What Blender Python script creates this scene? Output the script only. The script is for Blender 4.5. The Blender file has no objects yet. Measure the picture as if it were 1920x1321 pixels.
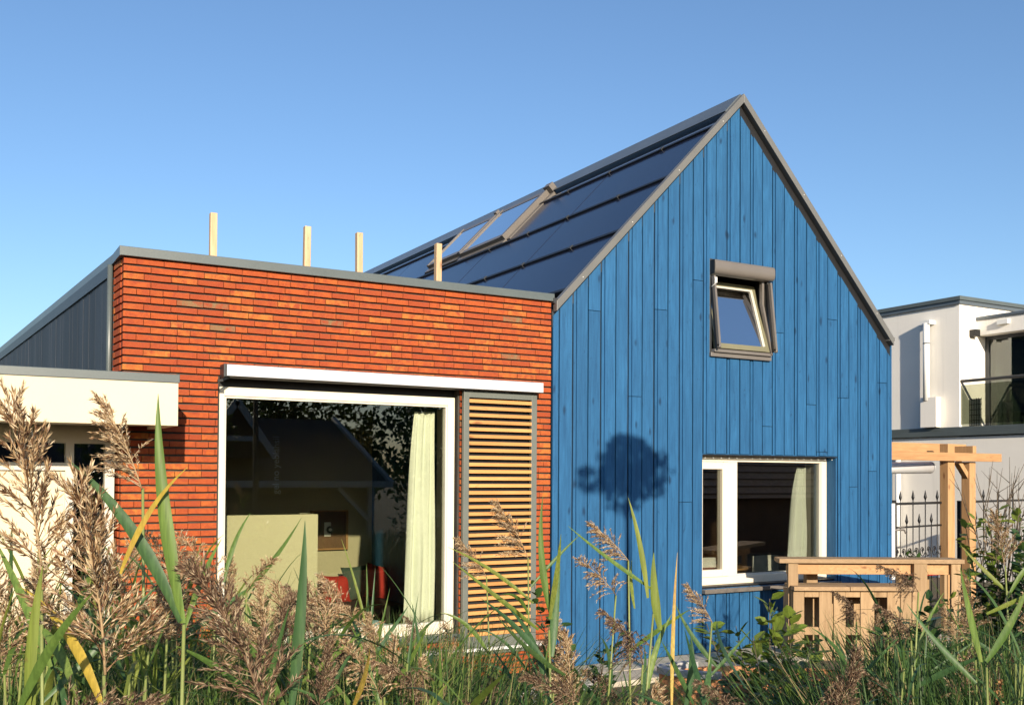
import bpy, bmesh, math, random
from mathutils import Vector, Matrix, Euler
random.seed(7)
PI = math.pi
rad = math.radians
scene = bpy.context.scene
COL = scene.collection

# ------------------------------------------------------------------ camera
cam_d = bpy.data.cameras.new('camera')
cam = bpy.data.objects.new('camera', cam_d)
COL.objects.link(cam)
scene.camera = cam
cam_d.sensor_width = 36.0
cam_d.lens = 36.0 * 1878.54 / 1920.0
cam_d.shift_y = (855.5 - 660.5) / 1920.0
cam_d.clip_start = 0.05
cam_d.clip_end = 2000.0
yaw, pit, rol = 0.517, 0.019, 0.006
F_ = Vector((math.sin(yaw)*math.cos(pit), math.cos(yaw)*math.cos(pit), math.sin(pit)))
R_ = Vector((math.cos(yaw), -math.sin(yaw), 0))
U_ = R_.cross(F_)
R2 = R_*math.cos(rol) + U_*math.sin(rol)
U2 = -R_*math.sin(rol) + U_*math.cos(rol)
CAM = Vector((-1.212, -8.299, 2.10))
m = Matrix.Identity(4)
for i in range(3):
    m[i][0], m[i][1], m[i][2], m[i][3] = R2[i], U2[i], -F_[i], CAM[i]
cam.matrix_world = m

# ------------------------------------------------------------------ world, sun, exposure
SUN_EL, SUN_AZ = rad(17.0), rad(15.0)      # light travels towards +Y, turned by SUN_AZ to +X
world = bpy.data.worlds.new('World')
scene.world = world
world.use_nodes = True
wn = world.node_tree
bg = wn.nodes['Background']
sky = wn.nodes.new('ShaderNodeTexSky')
sky.sky_type = 'NISHITA'
sky.sun_disc = False
sky.sun_elevation = SUN_EL
sky.sun_rotation = PI + SUN_AZ
sky.air_density = 1.0
sky.dust_density = 1.0
sky.ozone_density = 4.0
wn.links.new(sky.outputs[0], bg.inputs[0])
bg.inputs[1].default_value = 0.104
sun_d = bpy.data.lights.new('sun', 'SUN')
sun_d.energy = 4.6
sun_d.angle = rad(0.53)
sun_d.color = (1.0, 0.87, 0.69)
sun = bpy.data.objects.new('sun', sun_d)
COL.objects.link(sun)
to_sun = Vector((-math.sin(SUN_AZ)*math.cos(SUN_EL), -math.cos(SUN_AZ)*math.cos(SUN_EL), math.sin(SUN_EL)))
sun.rotation_euler = to_sun.to_track_quat('Z', 'Y').to_euler()
sun.location = to_sun * 60
vs = scene.view_settings
vs.view_transform = 'Standard'
vs.look = 'None'
vs.exposure = 0.78
vs.gamma = 1.0
vs.use_curve_mapping = False
scene.cycles.max_bounces = 8
scene.cycles.transparent_max_bounces = 12
scene.cycles.caustics_reflective = False
scene.cycles.caustics_refractive = False

# ------------------------------------------------------------------ mesh helpers
class MB:
    def __init__(s): s.v = []; s.f = []; s.sm = []
    def add(s, vs, fs, smooth=False):
        o = len(s.v); s.v += [tuple(p) for p in vs]
        for f in fs: s.f.append(tuple(i+o for i in f)); s.sm.append(smooth)
        return s
    def box(s, x0, x1, y0, y1, z0, z1):
        return s.add([(x0,y0,z0),(x1,y0,z0),(x1,y1,z0),(x0,y1,z0),(x0,y0,z1),(x1,y0,z1),(x1,y1,z1),(x0,y1,z1)],
              [(0,3,2,1),(4,5,6,7),(0,1,5,4),(1,2,6,5),(2,3,7,6),(3,0,4,7)])
    def jbox(s, x0, x1, y0, y1, z0, z1, j):
        r = lambda: random.uniform(-j, j)
        return s.add([(x+r(), y+r(), z+r()) for z in (z0,z1) for (x,y) in ((x0,y0),(x1,y0),(x1,y1),(x0,y1))],
              [(0,3,2,1),(4,5,6,7),(0,1,5,4),(1,2,6,5),(2,3,7,6),(3,0,4,7)])
    def obox(s, c, ax, ay, az):
        c = Vector(c); ax = Vector(ax); ay = Vector(ay); az = Vector(az)
        P = [c+sx*ax+sy*ay+sz*az for sz in (-1,1) for sx,sy in ((-1,-1),(1,-1),(1,1),(-1,1))]
        return s.add(P, [(0,3,2,1),(4,5,6,7),(0,1,5,4),(1,2,6,5),(2,3,7,6),(3,0,4,7)])
    def beam(s, a, b, w, h, up=(0,0,1)):
        a = Vector(a); b = Vector(b); d = (b-a)/2; n = d.normalized(); u = Vector(up)
        sd = n.cross(u).normalized(); u2 = sd.cross(n).normalized()
        return s.obox((a+b)/2, d, sd*w/2, u2*h/2)
    def prism(s, poly, y0, y1):           # poly in (x, z), counter-clockwise seen from -Y
        n = len(poly)
        vs = [(x,y0,z) for x,z in poly] + [(x,y1,z) for x,z in poly]
        fs = [tuple(range(n)), tuple(range(2*n-1, n-1, -1))]
        for i in range(n):
            k = (i+1) % n; fs.append((i, i+n, k+n, k))
        return s.add(vs, fs)
    def prismz(s, poly, z0, z1):          # poly in (x, y), counter-clockwise from above
        n = len(poly)
        vs = [(x,y,z0) for x,y in poly] + [(x,y,z1) for x,y in poly]
        fs = [tuple(range(n-1,-1,-1)), tuple(range(n, 2*n))]
        for i in range(n):
            k = (i+1) % n; fs.append((i, k, k+n, i+n))
        return s.add(vs, fs)
    def tube(s, pts, r, n=8, caps=True):
        pts = [Vector(p) for p in pts]; rs = r if isinstance(r, (list,tuple)) else [r]*len(pts)
        rings = []; ref = None
        for i, p in enumerate(pts):
            d = (pts[min(i+1,len(pts)-1)] - pts[max(i-1,0)]).normalized()
            if ref is None: ref = d.orthogonal().normalized()
            ref = (ref - d*ref.dot(d)).normalized(); b = d.cross(ref)
            rings.append([p + (ref*math.cos(2*PI*k/n) + b*math.sin(2*PI*k/n))*rs[i] for k in range(n)])
        vs = [q for ring in rings for q in ring]; fs = []
        for i in range(len(pts)-1):
            for k in range(n):
                k2 = (k+1) % n; fs.append((i*n+k, i*n+k2, (i+1)*n+k2, (i+1)*n+k))
        s.add(vs, fs, True)
        if caps:
            o = len(s.v) - len(vs)
            s.f.append(tuple(o+k for k in range(n-1,-1,-1))); s.sm.append(False)
            s.f.append(tuple(o+(len(pts)-1)*n+k for k in range(n))); s.sm.append(False)
        return s
    def sphere(s, c, r, nu=10, nv=7, sc=(1,1,1)):
        vs = []; fs = []
        for i in range(nv+1):
            t = PI*i/nv
            for k in range(nu):
                a = 2*PI*k/nu
                vs.append((c[0]+r*sc[0]*math.sin(t)*math.cos(a), c[1]+r*sc[1]*math.sin(t)*math.sin(a), c[2]+r*sc[2]*math.cos(t)))
        for i in range(nv):
            for k in range(nu):
                k2 = (k+1) % nu; fs.append((i*nu+k, (i+1)*nu+k, (i+1)*nu+k2, i*nu+k2))
        return s.add(vs, fs, True)
    def mesh(s, name, mat):
        me = bpy.data.meshes.new(name)
        me.from_pydata(s.v, [], s.f)
        me.polygons.foreach_set('use_smooth', s.sm)
        if mat: me.materials.append(mat)
        me.update()
        return me

def link(name, me, parent=None, loc=(0,0,0)):
    o = bpy.data.objects.new(name, me); COL.objects.link(o)
    o.parent = parent; o.location = loc
    return o

def bevel(o, w=0.004, seg=2):
    md = o.modifiers.new('bevel', 'BEVEL'); md.width = w; md.segments = seg; md.limit_method = 'ANGLE'; md.angle_limit = rad(40)
    return o

def tag(o, label=None, cat=None, group=None, kind=None):
    if label: o['label'] = label
    if cat: o['category'] = cat
    if group: o['group'] = group
    if kind: o['kind'] = kind
    return o

def thing(name, label, cat, loc=(0,0,0), group=None):
    o = bpy.data.objects.new(name, None); COL.objects.link(o)
    o.empty_display_size = 0.2; o.location = loc
    return tag(o, label, cat, group)

def wloc(o):
    l = Vector((0,0,0))
    while o: l = l + Vector(o.location); o = o.parent
    return l

def part(name, mb, mat, parent, bev=0):
    """a part whose mesh is written in world coordinates (parents are never rotated here)"""
    o = link(name, mb.mesh(name, mat), parent, -wloc(parent))
    if bev: bevel(o, bev)
    return o

def solo(name, mb, mat, label, cat, group=None, bev=0):
    """a top-level thing made of one mesh: origin at its base"""
    xs = [p[0] for p in mb.v]; ys = [p[1] for p in mb.v]; zs = [p[2] for p in mb.v]
    c = ((min(xs)+max(xs))/2, (min(ys)+max(ys))/2, min(zs))
    mb.v = [(p[0]-c[0], p[1]-c[1], p[2]-c[2]) for p in mb.v]
    o = link(name, mb.mesh(name, mat), None, c)
    if bev: bevel(o, bev)
    return tag(o, label, cat, group)

def struct(name, mb, mat):
    return tag(link(name, mb.mesh(name, mat)), kind='structure')

# ------------------------------------------------------------------ materials
MATS = {}
class NT:
    def __init__(s, name):
        s.m = bpy.data.materials.new(name); s.m.use_nodes = True
        s.t = s.m.node_tree; s.b = s.t.nodes['Principled BSDF']; s.out = s.t.nodes['Material Output']
    def n(s, t, **k):
        nd = s.t.nodes.new(t)
        for a, v in k.items():
            if a.startswith('i_'):
                key = a[2:].replace('_', ' '); key = int(key) if key.isdigit() else key
                nd.inputs[key].default_value = v
            else: setattr(nd, a, v)
        return nd
    def l(s, a, b): s.t.links.new(a, b)
    def ramp(s, fac, stops, interp='LINEAR'):
        r = s.n('ShaderNodeValToRGB'); r.color_ramp.interpolation = interp
        e = r.color_ramp.elements
        while len(e) < len(stops): e.new(0.5)
        for el, (p, c) in zip(e, stops): el.position = p; el.color = (*c, 1) if len(c) == 3 else c
        s.l(fac, r.inputs[0]); return r.outputs[0]
    def coord(s, scale=(1,1,1), which='Object', loc=None):
        tc = s.n('ShaderNodeTexCoord'); mp = s.n('ShaderNodeMapping')
        mp.inputs['Scale'].default_value = scale
        s.l(tc.outputs[which], mp.inputs[0])
        if loc is not None: s.l(loc, mp.inputs['Location'])
        return mp.outputs[0]
    def noise(s, vec, scale, detail=4, rough=0.55, dist=0.0):
        n = s.n('ShaderNodeTexNoise'); n.inputs['Scale'].default_value = scale; n.inputs['Detail'].default_value = detail
        n.inputs['Roughness'].default_value = rough; n.inputs['Distortion'].default_value = dist
        s.l(vec, n.inputs['Vector']); return n.outputs['Fac']
    def mix(s, fac, a, b, mode='MIX'):
        x = s.n('ShaderNodeMix', data_type='RGBA', blend_type=mode)
        for i, v in ((0, fac), (6, a), (7, b)):
            if hasattr(v, 'is_output'): s.l(v, x.inputs[i])
            else: x.inputs[i].default_value = v if i == 0 else (*v, 1)
        return x.outputs[2]
    def math(s, op, a, b=None):
        x = s.n('ShaderNodeMath', operation=op)
        for i, v in ((0, a), (1, b)):
            if v is None: continue
            if hasattr(v, 'is_output'): s.l(v, x.inputs[i])
            else: x.inputs[i].default_value = v
        return x.outputs[0]
    def bump(s, h, strength=0.3, dist=0.01):
        b = s.n('ShaderNodeBump'); b.inputs['Strength'].default_value = strength; b.inputs['Distance'].default_value = dist
        s.l(h, b.inputs['Height']); s.l(b.outputs[0], s.b.inputs['Normal'])

def plain(name, col, rough=0.5, var=0.12, scale=3.0, bump=0.1, metal=0.0, spec=0.5, fine=60.0):
    k = NT(name); v = k.coord()
    n1 = k.noise(v, scale, 5); n2 = k.noise(v, fine, 3)
    lo = tuple(c*(1-var) for c in col); hi = tuple(min(1, c*(1+var)) for c in col)
    c = k.ramp(n1, [(0.3, lo), (0.7, hi)])
    c2 = k.mix(0.25, c, k.ramp(n2, [(0.35, lo), (0.65, hi)]))
    k.l(c2, k.b.inputs['Base Color'])
    k.b.inputs['Roughness'].default_value = rough; k.b.inputs['Metallic'].default_value = metal
    k.b.inputs['Specular IOR Level'].default_value = spec
    if bump: k.bump(n2, bump, 0.004)
    return k.m

def streaked(name, col, rough=0.85):
    k = NT(name); v = k.coord()
    n1 = k.noise(v, 0.6, 5); n2 = k.noise(v, 60, 3); st = k.noise(k.coord((1,1,0.05)), 5.0, 5, 0.65)
    c = k.ramp(n1, [(0.3, tuple(q*0.94 for q in col)), (0.7, tuple(min(1,q*1.05) for q in col))])
    c = k.mix(k.ramp(st, [(0.56, (0,0,0)), (0.80, (0.5,0.5,0.5))]), c, tuple(q*0.72 for q in col))
    k.l(c, k.b.inputs['Base Color']); k.b.inputs['Roughness'].default_value = rough; k.bump(n2, 0.25, 0.004)
    return k.m

def brick_mat(name, src):
    k = NT(name); v = k.coord((1,1,1))
    if src == 'object':
        rnd = k.n('ShaderNodeObjectInfo').outputs['Random']
    else:
        rnd = k.n('ShaderNodeNewGeometry').outputs['Random Per Island']
    off = k.n('ShaderNodeCombineXYZ'); 
    for i in range(3): k.l(k.math('MULTIPLY', rnd, 37.0 + 11*i), off.inputs[i])
    v = k.coord((1,1,1), 'Object', off.outputs[0])
    base = k.ramp(rnd, [(0.0, (0.33,0.066,0.017)), (0.35, (0.39,0.086,0.020)), (0.55, (0.28,0.052,0.017)), (0.80, (0.39,0.100,0.023)), (0.93, (0.43,0.145,0.030)), (0.98, (0.43,0.145,0.030)), (0.988, (0.20,0.13,0.065))], 'LINEAR')
    n1 = k.noise(v, 14, 6, 0.65, 0.6)
    n2 = k.noise(v, 130, 3, 0.6)
    c = k.mix(k.ramp(n1, [(0.40, (0,0,0)), (0.66, (1,1,1))]), base, (0.28,0.052,0.020))
    st = k.noise(k.coord((1.2,1.2,9), 'Object', off.outputs[0]), 22, 4, 0.7, 1.5)
    c = k.mix(k.ramp(st, [(0.60, (0,0,0)), (0.68, (0.8,0.8,0.8))]), c, (0.14,0.028,0.016))
    c = k.mix(k.ramp(n2, [(0.72, (0,0,0)), (0.8, (0.5,0.5,0.5))]), c, (0.6,0.42,0.3))
    k.l(c, k.b.inputs['Base Color']); k.b.inputs['Roughness'].default_value = 0.85
    k.b.inputs['Specular IOR Level'].default_value = 0.25
    h = k.math('ADD', k.math('MULTIPLY', n2, 0.4), st); k.bump(h, 0.5, 0.006)
    return k.m

def wood_mat(name, lo, hi, knot, axis='z', rough=0.6, rnd_amt=0.25, grain=18.0):
    k = NT(name)
    rnd = k.n('ShaderNodeObjectInfo').outputs['Random']
    off = k.n('ShaderNodeCombineXYZ')
    for i in range(3): k.l(k.math('MULTIPLY', rnd, 23.0 + 17*i), off.inputs[i])
    sc = {'z': (1,1,0.07), 'x': (0.07,1,1), 'y': (1,0.07,1)}[axis]
    sk = {'z': (1,1,0.42), 'x': (0.42,1,1), 'y': (1,0.42,1)}[axis]
    v = k.coord(sc, 'Object', off.outputs[0]); vk = k.coord(sk, 'Object', off.outputs[0])
    g = k.noise(v, grain*2.2, 6, 0.6, 0.5)
    big = k.noise(k.coord((1,1,0.35), 'Object', off.outputs[0]), 2.4, 4)
    vor = k.n('ShaderNodeTexVoronoi'); vor.inputs['Scale'].default_value = 6.5; k.l(vk, vor.inputs['Vector'])
    kn = k.ramp(k.math('ADD', vor.outputs['Distance'], k.math('MULTIPLY', k.math('SUBTRACT', g, 0.5), 0.25)), [(0.05, (1,1,1)), (0.15, (0,0,0))])
    c = k.ramp(g, [(0.30, lo), (0.68, hi)])
    c = k.mix(k.ramp(big, [(0.35, (0,0,0)), (0.7, (0.55,0.55,0.55))]), c, lo)
    fl = k.noise(k.coord({'z': (1,1,0.22), 'x': (0.22,1,1), 'y': (1,0.22,1)}[axis], 'Object', off.outputs[0]), grain*1.6, 3, 0.7, 1.2)
    c = k.mix(k.ramp(fl, [(0.62, (0,0,0)), (0.72, (0.55,0.55,0.55))]), c, knot)
    c = k.mix(kn, c, knot)
    f = k.math('ADD', k.math('MULTIPLY', rnd, rnd_amt), 1.0 - rnd_amt/2)
    hs = k.n('ShaderNodeHueSaturation'); k.l(c, hs.inputs['Color']); k.l(f, hs.inputs['Value'])
    k.l(hs.outputs[0], k.b.inputs['Base Color'])
    k.b.inputs['Roughness'].default_value = rough; k.b.inputs['Specular IOR Level'].default_value = 0.3
    k.bump(g, 0.25, 0.004)
    return k.m

def glass_mat(name, tint=(0.86,0.88,0.84), refl=1.0, base=0.03, ior=1.52, rcol=(1,1,1)):
    """window glass: transparent with the mirror share that follows the viewing angle of two panes"""
    k = NT(name); k.t.nodes.remove(k.b)
    tr = k.n('ShaderNodeBsdfTransparent'); tr.inputs[0].default_value = (*tint, 1)
    gl = k.n('ShaderNodeBsdfGlossy'); gl.inputs['Roughness'].default_value = 0.004; gl.inputs[0].default_value = (*rcol, 1)
    lw = k.n('ShaderNodeLayerWeight'); lw.inputs[0].default_value = 0.5
    p = k.math('POWER', lw.outputs['Facing'], 3.2)
    fac = k.math('ADD', k.math('MULTIPLY', p, refl), base)
    fac = k.math('MINIMUM', fac, 0.97)
    mx = k.n('ShaderNodeMixShader'); k.l(fac, mx.inputs[0]); k.l(tr.outputs[0], mx.inputs[1]); k.l(gl.outputs[0], mx.inputs[2])
    k.l(mx.outputs[0], k.out.inputs[0])
    return k.m

def leaf_mat(name, lo, hi, tip=None, trans=0.35, rough=0.45, src='object'):
    k = NT(name)
    if src == 'object': rnd = k.n('ShaderNodeObjectInfo').outputs['Random']
    else: rnd = k.n('ShaderNodeNewGeometry').outputs['Random Per Island']
    off = k.n('ShaderNodeCombineXYZ'); k.l(k.math('MULTIPLY', rnd, 19.0), off.inputs[0]); k.l(k.math('MULTIPLY', rnd, 7.0), off.inputs[2])
    v = k.coord((1,1,1), 'Object', off.outputs[0])
    n1 = k.noise(v, 5.0, 4); n2 = k.noise(v, 45.0, 3)
    c = k.ramp(rnd, [(0.0, lo), (1.0, hi)])
    c = k.mix(k.ramp(n1, [(0.55, (0,0,0)), (0.75, (1,1,1))]), c, tip or hi)
    st = k.noise(k.coord((1,1,0.06), 'Object', off.outputs[0]), 160.0, 2)
    c = k.mix(k.ramp(st, [(0.42, (0.45,0.45,0.45)), (0.62, (0,0,0))]), c, tuple(q*0.55 for q in lo))
    c = k.mix(k.ramp(n2, [(0.66, (0,0,0)), (0.76, (0.7,0.7,0.7))]), c, (0.16,0.12,0.04))
    k.l(c, k.b.inputs['Base Color']); k.b.inputs['Roughness'].default_value = rough
    k.b.inputs['Specular IOR Level'].default_value = 0.35
    t = k.n('ShaderNodeBsdfTranslucent'); k.l(c, t.inputs[0])
    mx = k.n('ShaderNodeMixShader'); mx.inputs[0].default_value = trans
    k.l(k.b.outputs[0], mx.inputs[1]); k.l(t.outputs[0], mx.inputs[2]); k.l(mx.outputs[0], k.out.inputs[0])
    return k.m

def island_mat(name, stops, rough=0.7, trans=0.15):
    k = NT(name); rnd = k.n('ShaderNodeNewGeometry').outputs['Random Per Island']
    c = k.ramp(rnd, stops); k.l(c, k.b.inputs['Base Color'])
    k.b.inputs['Roughness'].default_value = rough; k.b.inputs['Specular IOR Level'].default_value = 0.25
    t = k.n('ShaderNodeBsdfTranslucent'); k.l(c, t.inputs[0])
    mx = k.n('ShaderNodeMixShader'); mx.inputs[0].default_value = trans
    k.l(k.b.outputs[0], mx.inputs[1]); k.l(t.outputs[0], mx.inputs[2]); k.l(mx.outputs[0], k.out.inputs[0])
    return k.m

M = MATS
M['brick'] = brick_mat('brick_single', 'object')
M['brick_i'] = brick_mat('brick_island', 'island')
M['mortar'] = plain('mortar', (0.045,0.04,0.033), 0.95, 0.3, 8, 0.5)
M['blue'] = wood_mat('blue_stain', (0.0105,0.066,0.160), (0.0225,0.118,0.262), (0.005,0.032,0.082), 'z', 0.62, 0.10)
M['backing'] = plain('dark_backing', (0.003,0.004,0.006), 0.9, 0.2, 4, 0)
M['coping'] = plain('coping_metal', (0.085,0.102,0.102), 0.38, 0.12, 2, 0.05, 0.0, 0.6)
M['barge'] = plain('barge_metal', (0.125,0.124,0.118), 0.42, 0.10, 2.5, 0.05)
M['ridge'] = plain('ridge_metal', (0.12,0.14,0.155), 0.35, 0.12, 1.5, 0.05, 0.3)
M['anthracite'] = wood_mat('anthracite_board', (0.020,0.026,0.036), (0.034,0.042,0.055), (0.015,0.018,0.022), 'z', 0.6, 0.4)
M['white'] = plain('white_frame', (0.72,0.64,0.50), 0.35, 0.04, 2, 0.03)
M['render'] = plain('cream_render', (0.63,0.545,0.385), 0.8, 0.05, 1.2, 0.15)
M['render_w'] = streaked('white_render', (0.83,0.79,0.72))
M['soffit'] = plain('soffit', (0.55,0.52,0.45), 0.7, 0.06, 2, 0.05)
M['darkmetal'] = plain('dark_metal', (0.03,0.032,0.034), 0.45, 0.2, 4, 0.05)
M['black'] = plain('black_metal', (0.008,0.008,0.009), 0.5, 0.2, 4, 0.0)
M['taupe'] = plain('taupe_metal', (0.15,0.133,0.118), 0.38, 0.08, 3, 0.03, 0.1)
M['olive'] = plain('olive_frame', (0.16,0.15,0.09), 0.45, 0.1, 3, 0.03)
M['silver'] = plain('silver_metal', (0.62,0.62,0.63), 0.35, 0.05, 2, 0.03, 0.2)
M['greenmetal'] = plain('grey_green_frame', (0.12,0.13,0.115), 0.45, 0.1, 3, 0.05)
M['slat'] = wood_mat('cedar_slat', (0.46,0.205,0.062), (0.60,0.315,0.115), (0.28,0.12,0.04), 'x', 0.55, 0.30, 10)
M['pine'] = wood_mat('raw_pine_upright', (0.37,0.205,0.09), (0.50,0.305,0.15), (0.22,0.10,0.04), 'z', 0.65, 0.25)
M['pinex'] = wood_mat('raw_pine_beam', (0.37,0.195,0.085), (0.50,0.295,0.14), (0.22,0.10,0.04), 'x', 0.65, 0.25)
M['bar'] = wood_mat('bar_timber', (0.27,0.175,0.09), (0.40,0.27,0.15), (0.20,0.12,0.06), 'z', 0.7, 0.25)
M['barx'] = wood_mat('bar_board', (0.26,0.17,0.09), (0.38,0.255,0.145), (0.20,0.12,0.06), 'x', 0.7, 0.25)
M['stake'] = wood_mat('stake_wood', (0.42,0.27,0.15), (0.56,0.40,0.25), (0.26,0.13,0.07), 'z', 0.7, 0.2)
M['glass'] = glass_mat('window_glass', (0.88,0.89,0.82), 0.8, 0.08)
M['glass_low'] = glass_mat('lower_window_glass', (0.84,0.85,0.80), 0.8, 0.16)
M['glass_sky'] = glass_mat('sky_window_glass', (0.4,0.45,0.5), 0.3, 0.78)
M['glass_green'] = glass_mat('tinted_glass', (0.50,0.58,0.54), 0.8, 0.10)
M['glass_rail'] = glass_mat('rail_glass', (0.62,0.64,0.58), 0.5, 0.05)
M['curtain'] = plain('curtain', (0.76,0.79,0.73), 0.9, 0.06, 5, 0.1)
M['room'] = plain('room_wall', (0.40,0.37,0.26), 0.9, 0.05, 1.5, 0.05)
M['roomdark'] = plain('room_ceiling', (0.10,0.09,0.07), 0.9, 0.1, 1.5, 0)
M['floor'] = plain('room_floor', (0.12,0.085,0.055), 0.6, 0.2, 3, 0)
M['creampanel'] = plain('cream_panel', (0.56,0.52,0.37), 0.8, 0.04, 2, 0.05)
M['red'] = plain('red_fabric', (0.36,0.02,0.015), 0.85, 0.15, 8, 0.2)
M['green_f'] = plain('green_fabric', (0.045,0.075,0.06), 0.9, 0.15, 8, 0.2)
M['sofa'] = plain('sofa_fabric', (0.03,0.026,0.024), 0.9, 0.2, 8, 0.2)
M['frame_w'] = plain('picture_wood', (0.30,0.16,0.06), 0.6, 0.15, 5, 0.1)
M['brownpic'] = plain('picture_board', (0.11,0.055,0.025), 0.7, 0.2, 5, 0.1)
M['greyline'] = plain('grey_line', (0.75,0.77,0.80), 0.6, 0.1, 5, 0)
M['whiteplastic'] = plain('white_plastic', (0.75,0.75,0.72), 0.4, 0.05, 3, 0.02)
M['terracotta'] = plain('terracotta', (0.56,0.235,0.10), 0.85, 0.18, 2.2, 0.3)
M['concrete'] = plain('concrete', (0.42,0.41,0.40), 0.9, 0.2, 3, 0.4)
M['rooftile'] = plain('brown_tiles', (0.05,0.036,0.028), 0.7, 0.3, 6, 0.3)
M['darkbrick'] = plain('dark_brick', (0.05,0.03,0.022), 0.9, 0.3, 10, 0.4)
M['bark'] = plain('bark', (0.10,0.075,0.05), 0.9, 0.3, 12, 0.6)
M['flash'] = plain('bright_flashing', (0.35,0.38,0.42), 0.22, 0.1, 2, 0.02, 0.85)
M['rooftile_b'] = plain('lightened_brown_tiles', (0.24,0.17,0.12), 0.8, 0.35, 7, 0.3)  # brown lightened so the sunless roof slope shows in the lower pane
M['boards'] = plain('greyed_white_boards', (0.36,0.37,0.38), 0.7, 0.2, 3, 0.1)  # white greyed down so the gable boards mirror softly in the pane
M['rubber'] = plain('black_rubber', (0.012,0.012,0.013), 0.7, 0.2, 5, 0)

def panel_mat():
    k = NT('solar_panel'); v = k.coord()
    n = k.noise(v, 90, 2); n2 = k.noise(v, 1.3, 4)
    w = k.n('ShaderNodeTexWave', wave_type='BANDS', bands_direction='Y'); w.inputs['Scale'].default_value = 10.0
    k.l(v, w.inputs['Vector'])
    c = k.mix(k.ramp(w.outputs['Fac'], [(0.94, (0,0,0)), (0.98, (0.25,0.25,0.25))]), (0.010,0.015,0.036), (0.03,0.036,0.058))
    k.l(k.mix(k.ramp(n2, [(0.4,(0,0,0)),(0.8,(0.35,0.35,0.35))]), c, (0.022,0.024,0.034)), k.b.inputs['Base Color'])
    k.b.inputs['Roughness'].default_value = 0.16; k.b.inputs['IOR'].default_value = 1.45
    k.b.inputs['Specular IOR Level'].default_value = 0.4
    k.bump(n, 0.03, 0.002)
    return k.m
M['panel'] = panel_mat()

def blanket_mat():
    k = NT('floral_blanket'); v = k.coord()
    vor = k.n('ShaderNodeTexVoronoi'); vor.inputs['Scale'].default_value = 9; k.l(v, vor.inputs['Vector'])
    c = k.mix(k.ramp(vor.outputs['Distance'], [(0.14,(1,1,1)),(0.2,(0,0,0))]), (0.30,0.46,0.55), (0.65,0.22,0.25))
    k.l(c, k.b.inputs['Base Color']); k.b.inputs['Roughness'].default_value = 0.9
    return k.m
M['blanket'] = blanket_mat()

def ground_mat():
    k = NT('soil_and_litter'); v = k.coord()
    a = k.noise(v, 1.2, 6); b = k.noise(v, 35, 6, 0.7); c3 = k.noise(v, 7, 5)
    c = k.ramp(b, [(0.3,(0.045,0.032,0.022)), (0.55,(0.13,0.095,0.06)), (0.75,(0.26,0.20,0.13))])
    c = k.mix(k.ramp(a, [(0.45,(0,0,0)),(0.65,(0.7,0.7,0.7))]), c, (0.055,0.075,0.025))
    c = k.mix(k.ramp(c3, [(0.6,(0,0,0)),(0.75,(0.5,0.5,0.5))]), c, (0.20,0.15,0.09))
    k.l(c, k.b.inputs['Base Color']); k.b.inputs['Roughness'].default_value = 0.95
    k.bump(b, 0.9, 0.03)
    return k.m
M['ground'] = ground_mat()
M['paving'] = plain('pale_paving', (0.42,0.37,0.29), 0.9, 0.25, 5, 0.5)

# ------------------------------------------------------------------ the ground
G0 = 0.20
def terrain(x, y):
    z = G0 + 0.03*math.sin(x*1.3+y*0.7) + 0.02*math.sin(x*3.1-y*2.3)
    if y > -0.8: z = G0 + (z-G0)*0.3
    d = max(0.0, -y-2.0)
    z -= 0.12*min(1, d/3.0)
    return z
mb = MB()
N = 90
xs = [-300,-120,-60,-30,-18] + [-12+i*0.4 for i in range(76)] + [22,30,45,80,160,320]
ys = [-320,-160,-80,-50] + [-34+i*0.8 for i in range(24)] + [-15+i*0.35 for i in range(58)] + [8,14,25,45,80,160,400]
gv = [(x, y, terrain(x, y)) for y in ys for x in xs]
nx = len(xs)
gf = [(j*nx+i, j*nx+i+1, (j+1)*nx+i+1, (j+1)*nx+i) for j in range(len(ys)-1) for i in range(nx-1)]
mb.add(gv, gf, True)
struct('ground', mb, M['ground'])
# paving along the gable wall
pv = struct('paving', MB(), None)
k = 0
slab = MB().box(0,0.395,0,0.395,0,0.05).mesh('paving_slab', M['paving'])
for i in range(13):
    for j in range(2):
        o = link('paving_slab', slab, pv, (4.0+i*0.4, -0.44-j*0.4, 0.19+random.uniform(-.004,.004)))
kb = MB()
for a, b in (((2.55,-1.17),(3.30,-0.96)), ((3.31,-0.955),(4.02,-0.76))):
    kb.beam((a[0],a[1],0.24), (b[0],b[1],0.24), 0.07, 0.14)
solo('garden_edging', kb, M['concrete'], 'pale concrete edging strip lying on the soil before the brick base', 'edging', bev=0.006)

# ------------------------------------------------------------------ brick extension
BX1 = 3.94
CO = 0.0597
brick_house = thing('brick_extension', 'flat-roofed orange brick extension with a big window, left of the blue gable', 'house', (1.97, 1.0, G0))
BL = -Vector(brick_house.location)
OPEN = (0.742, 2.955, 0.60, 2.905)
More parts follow.
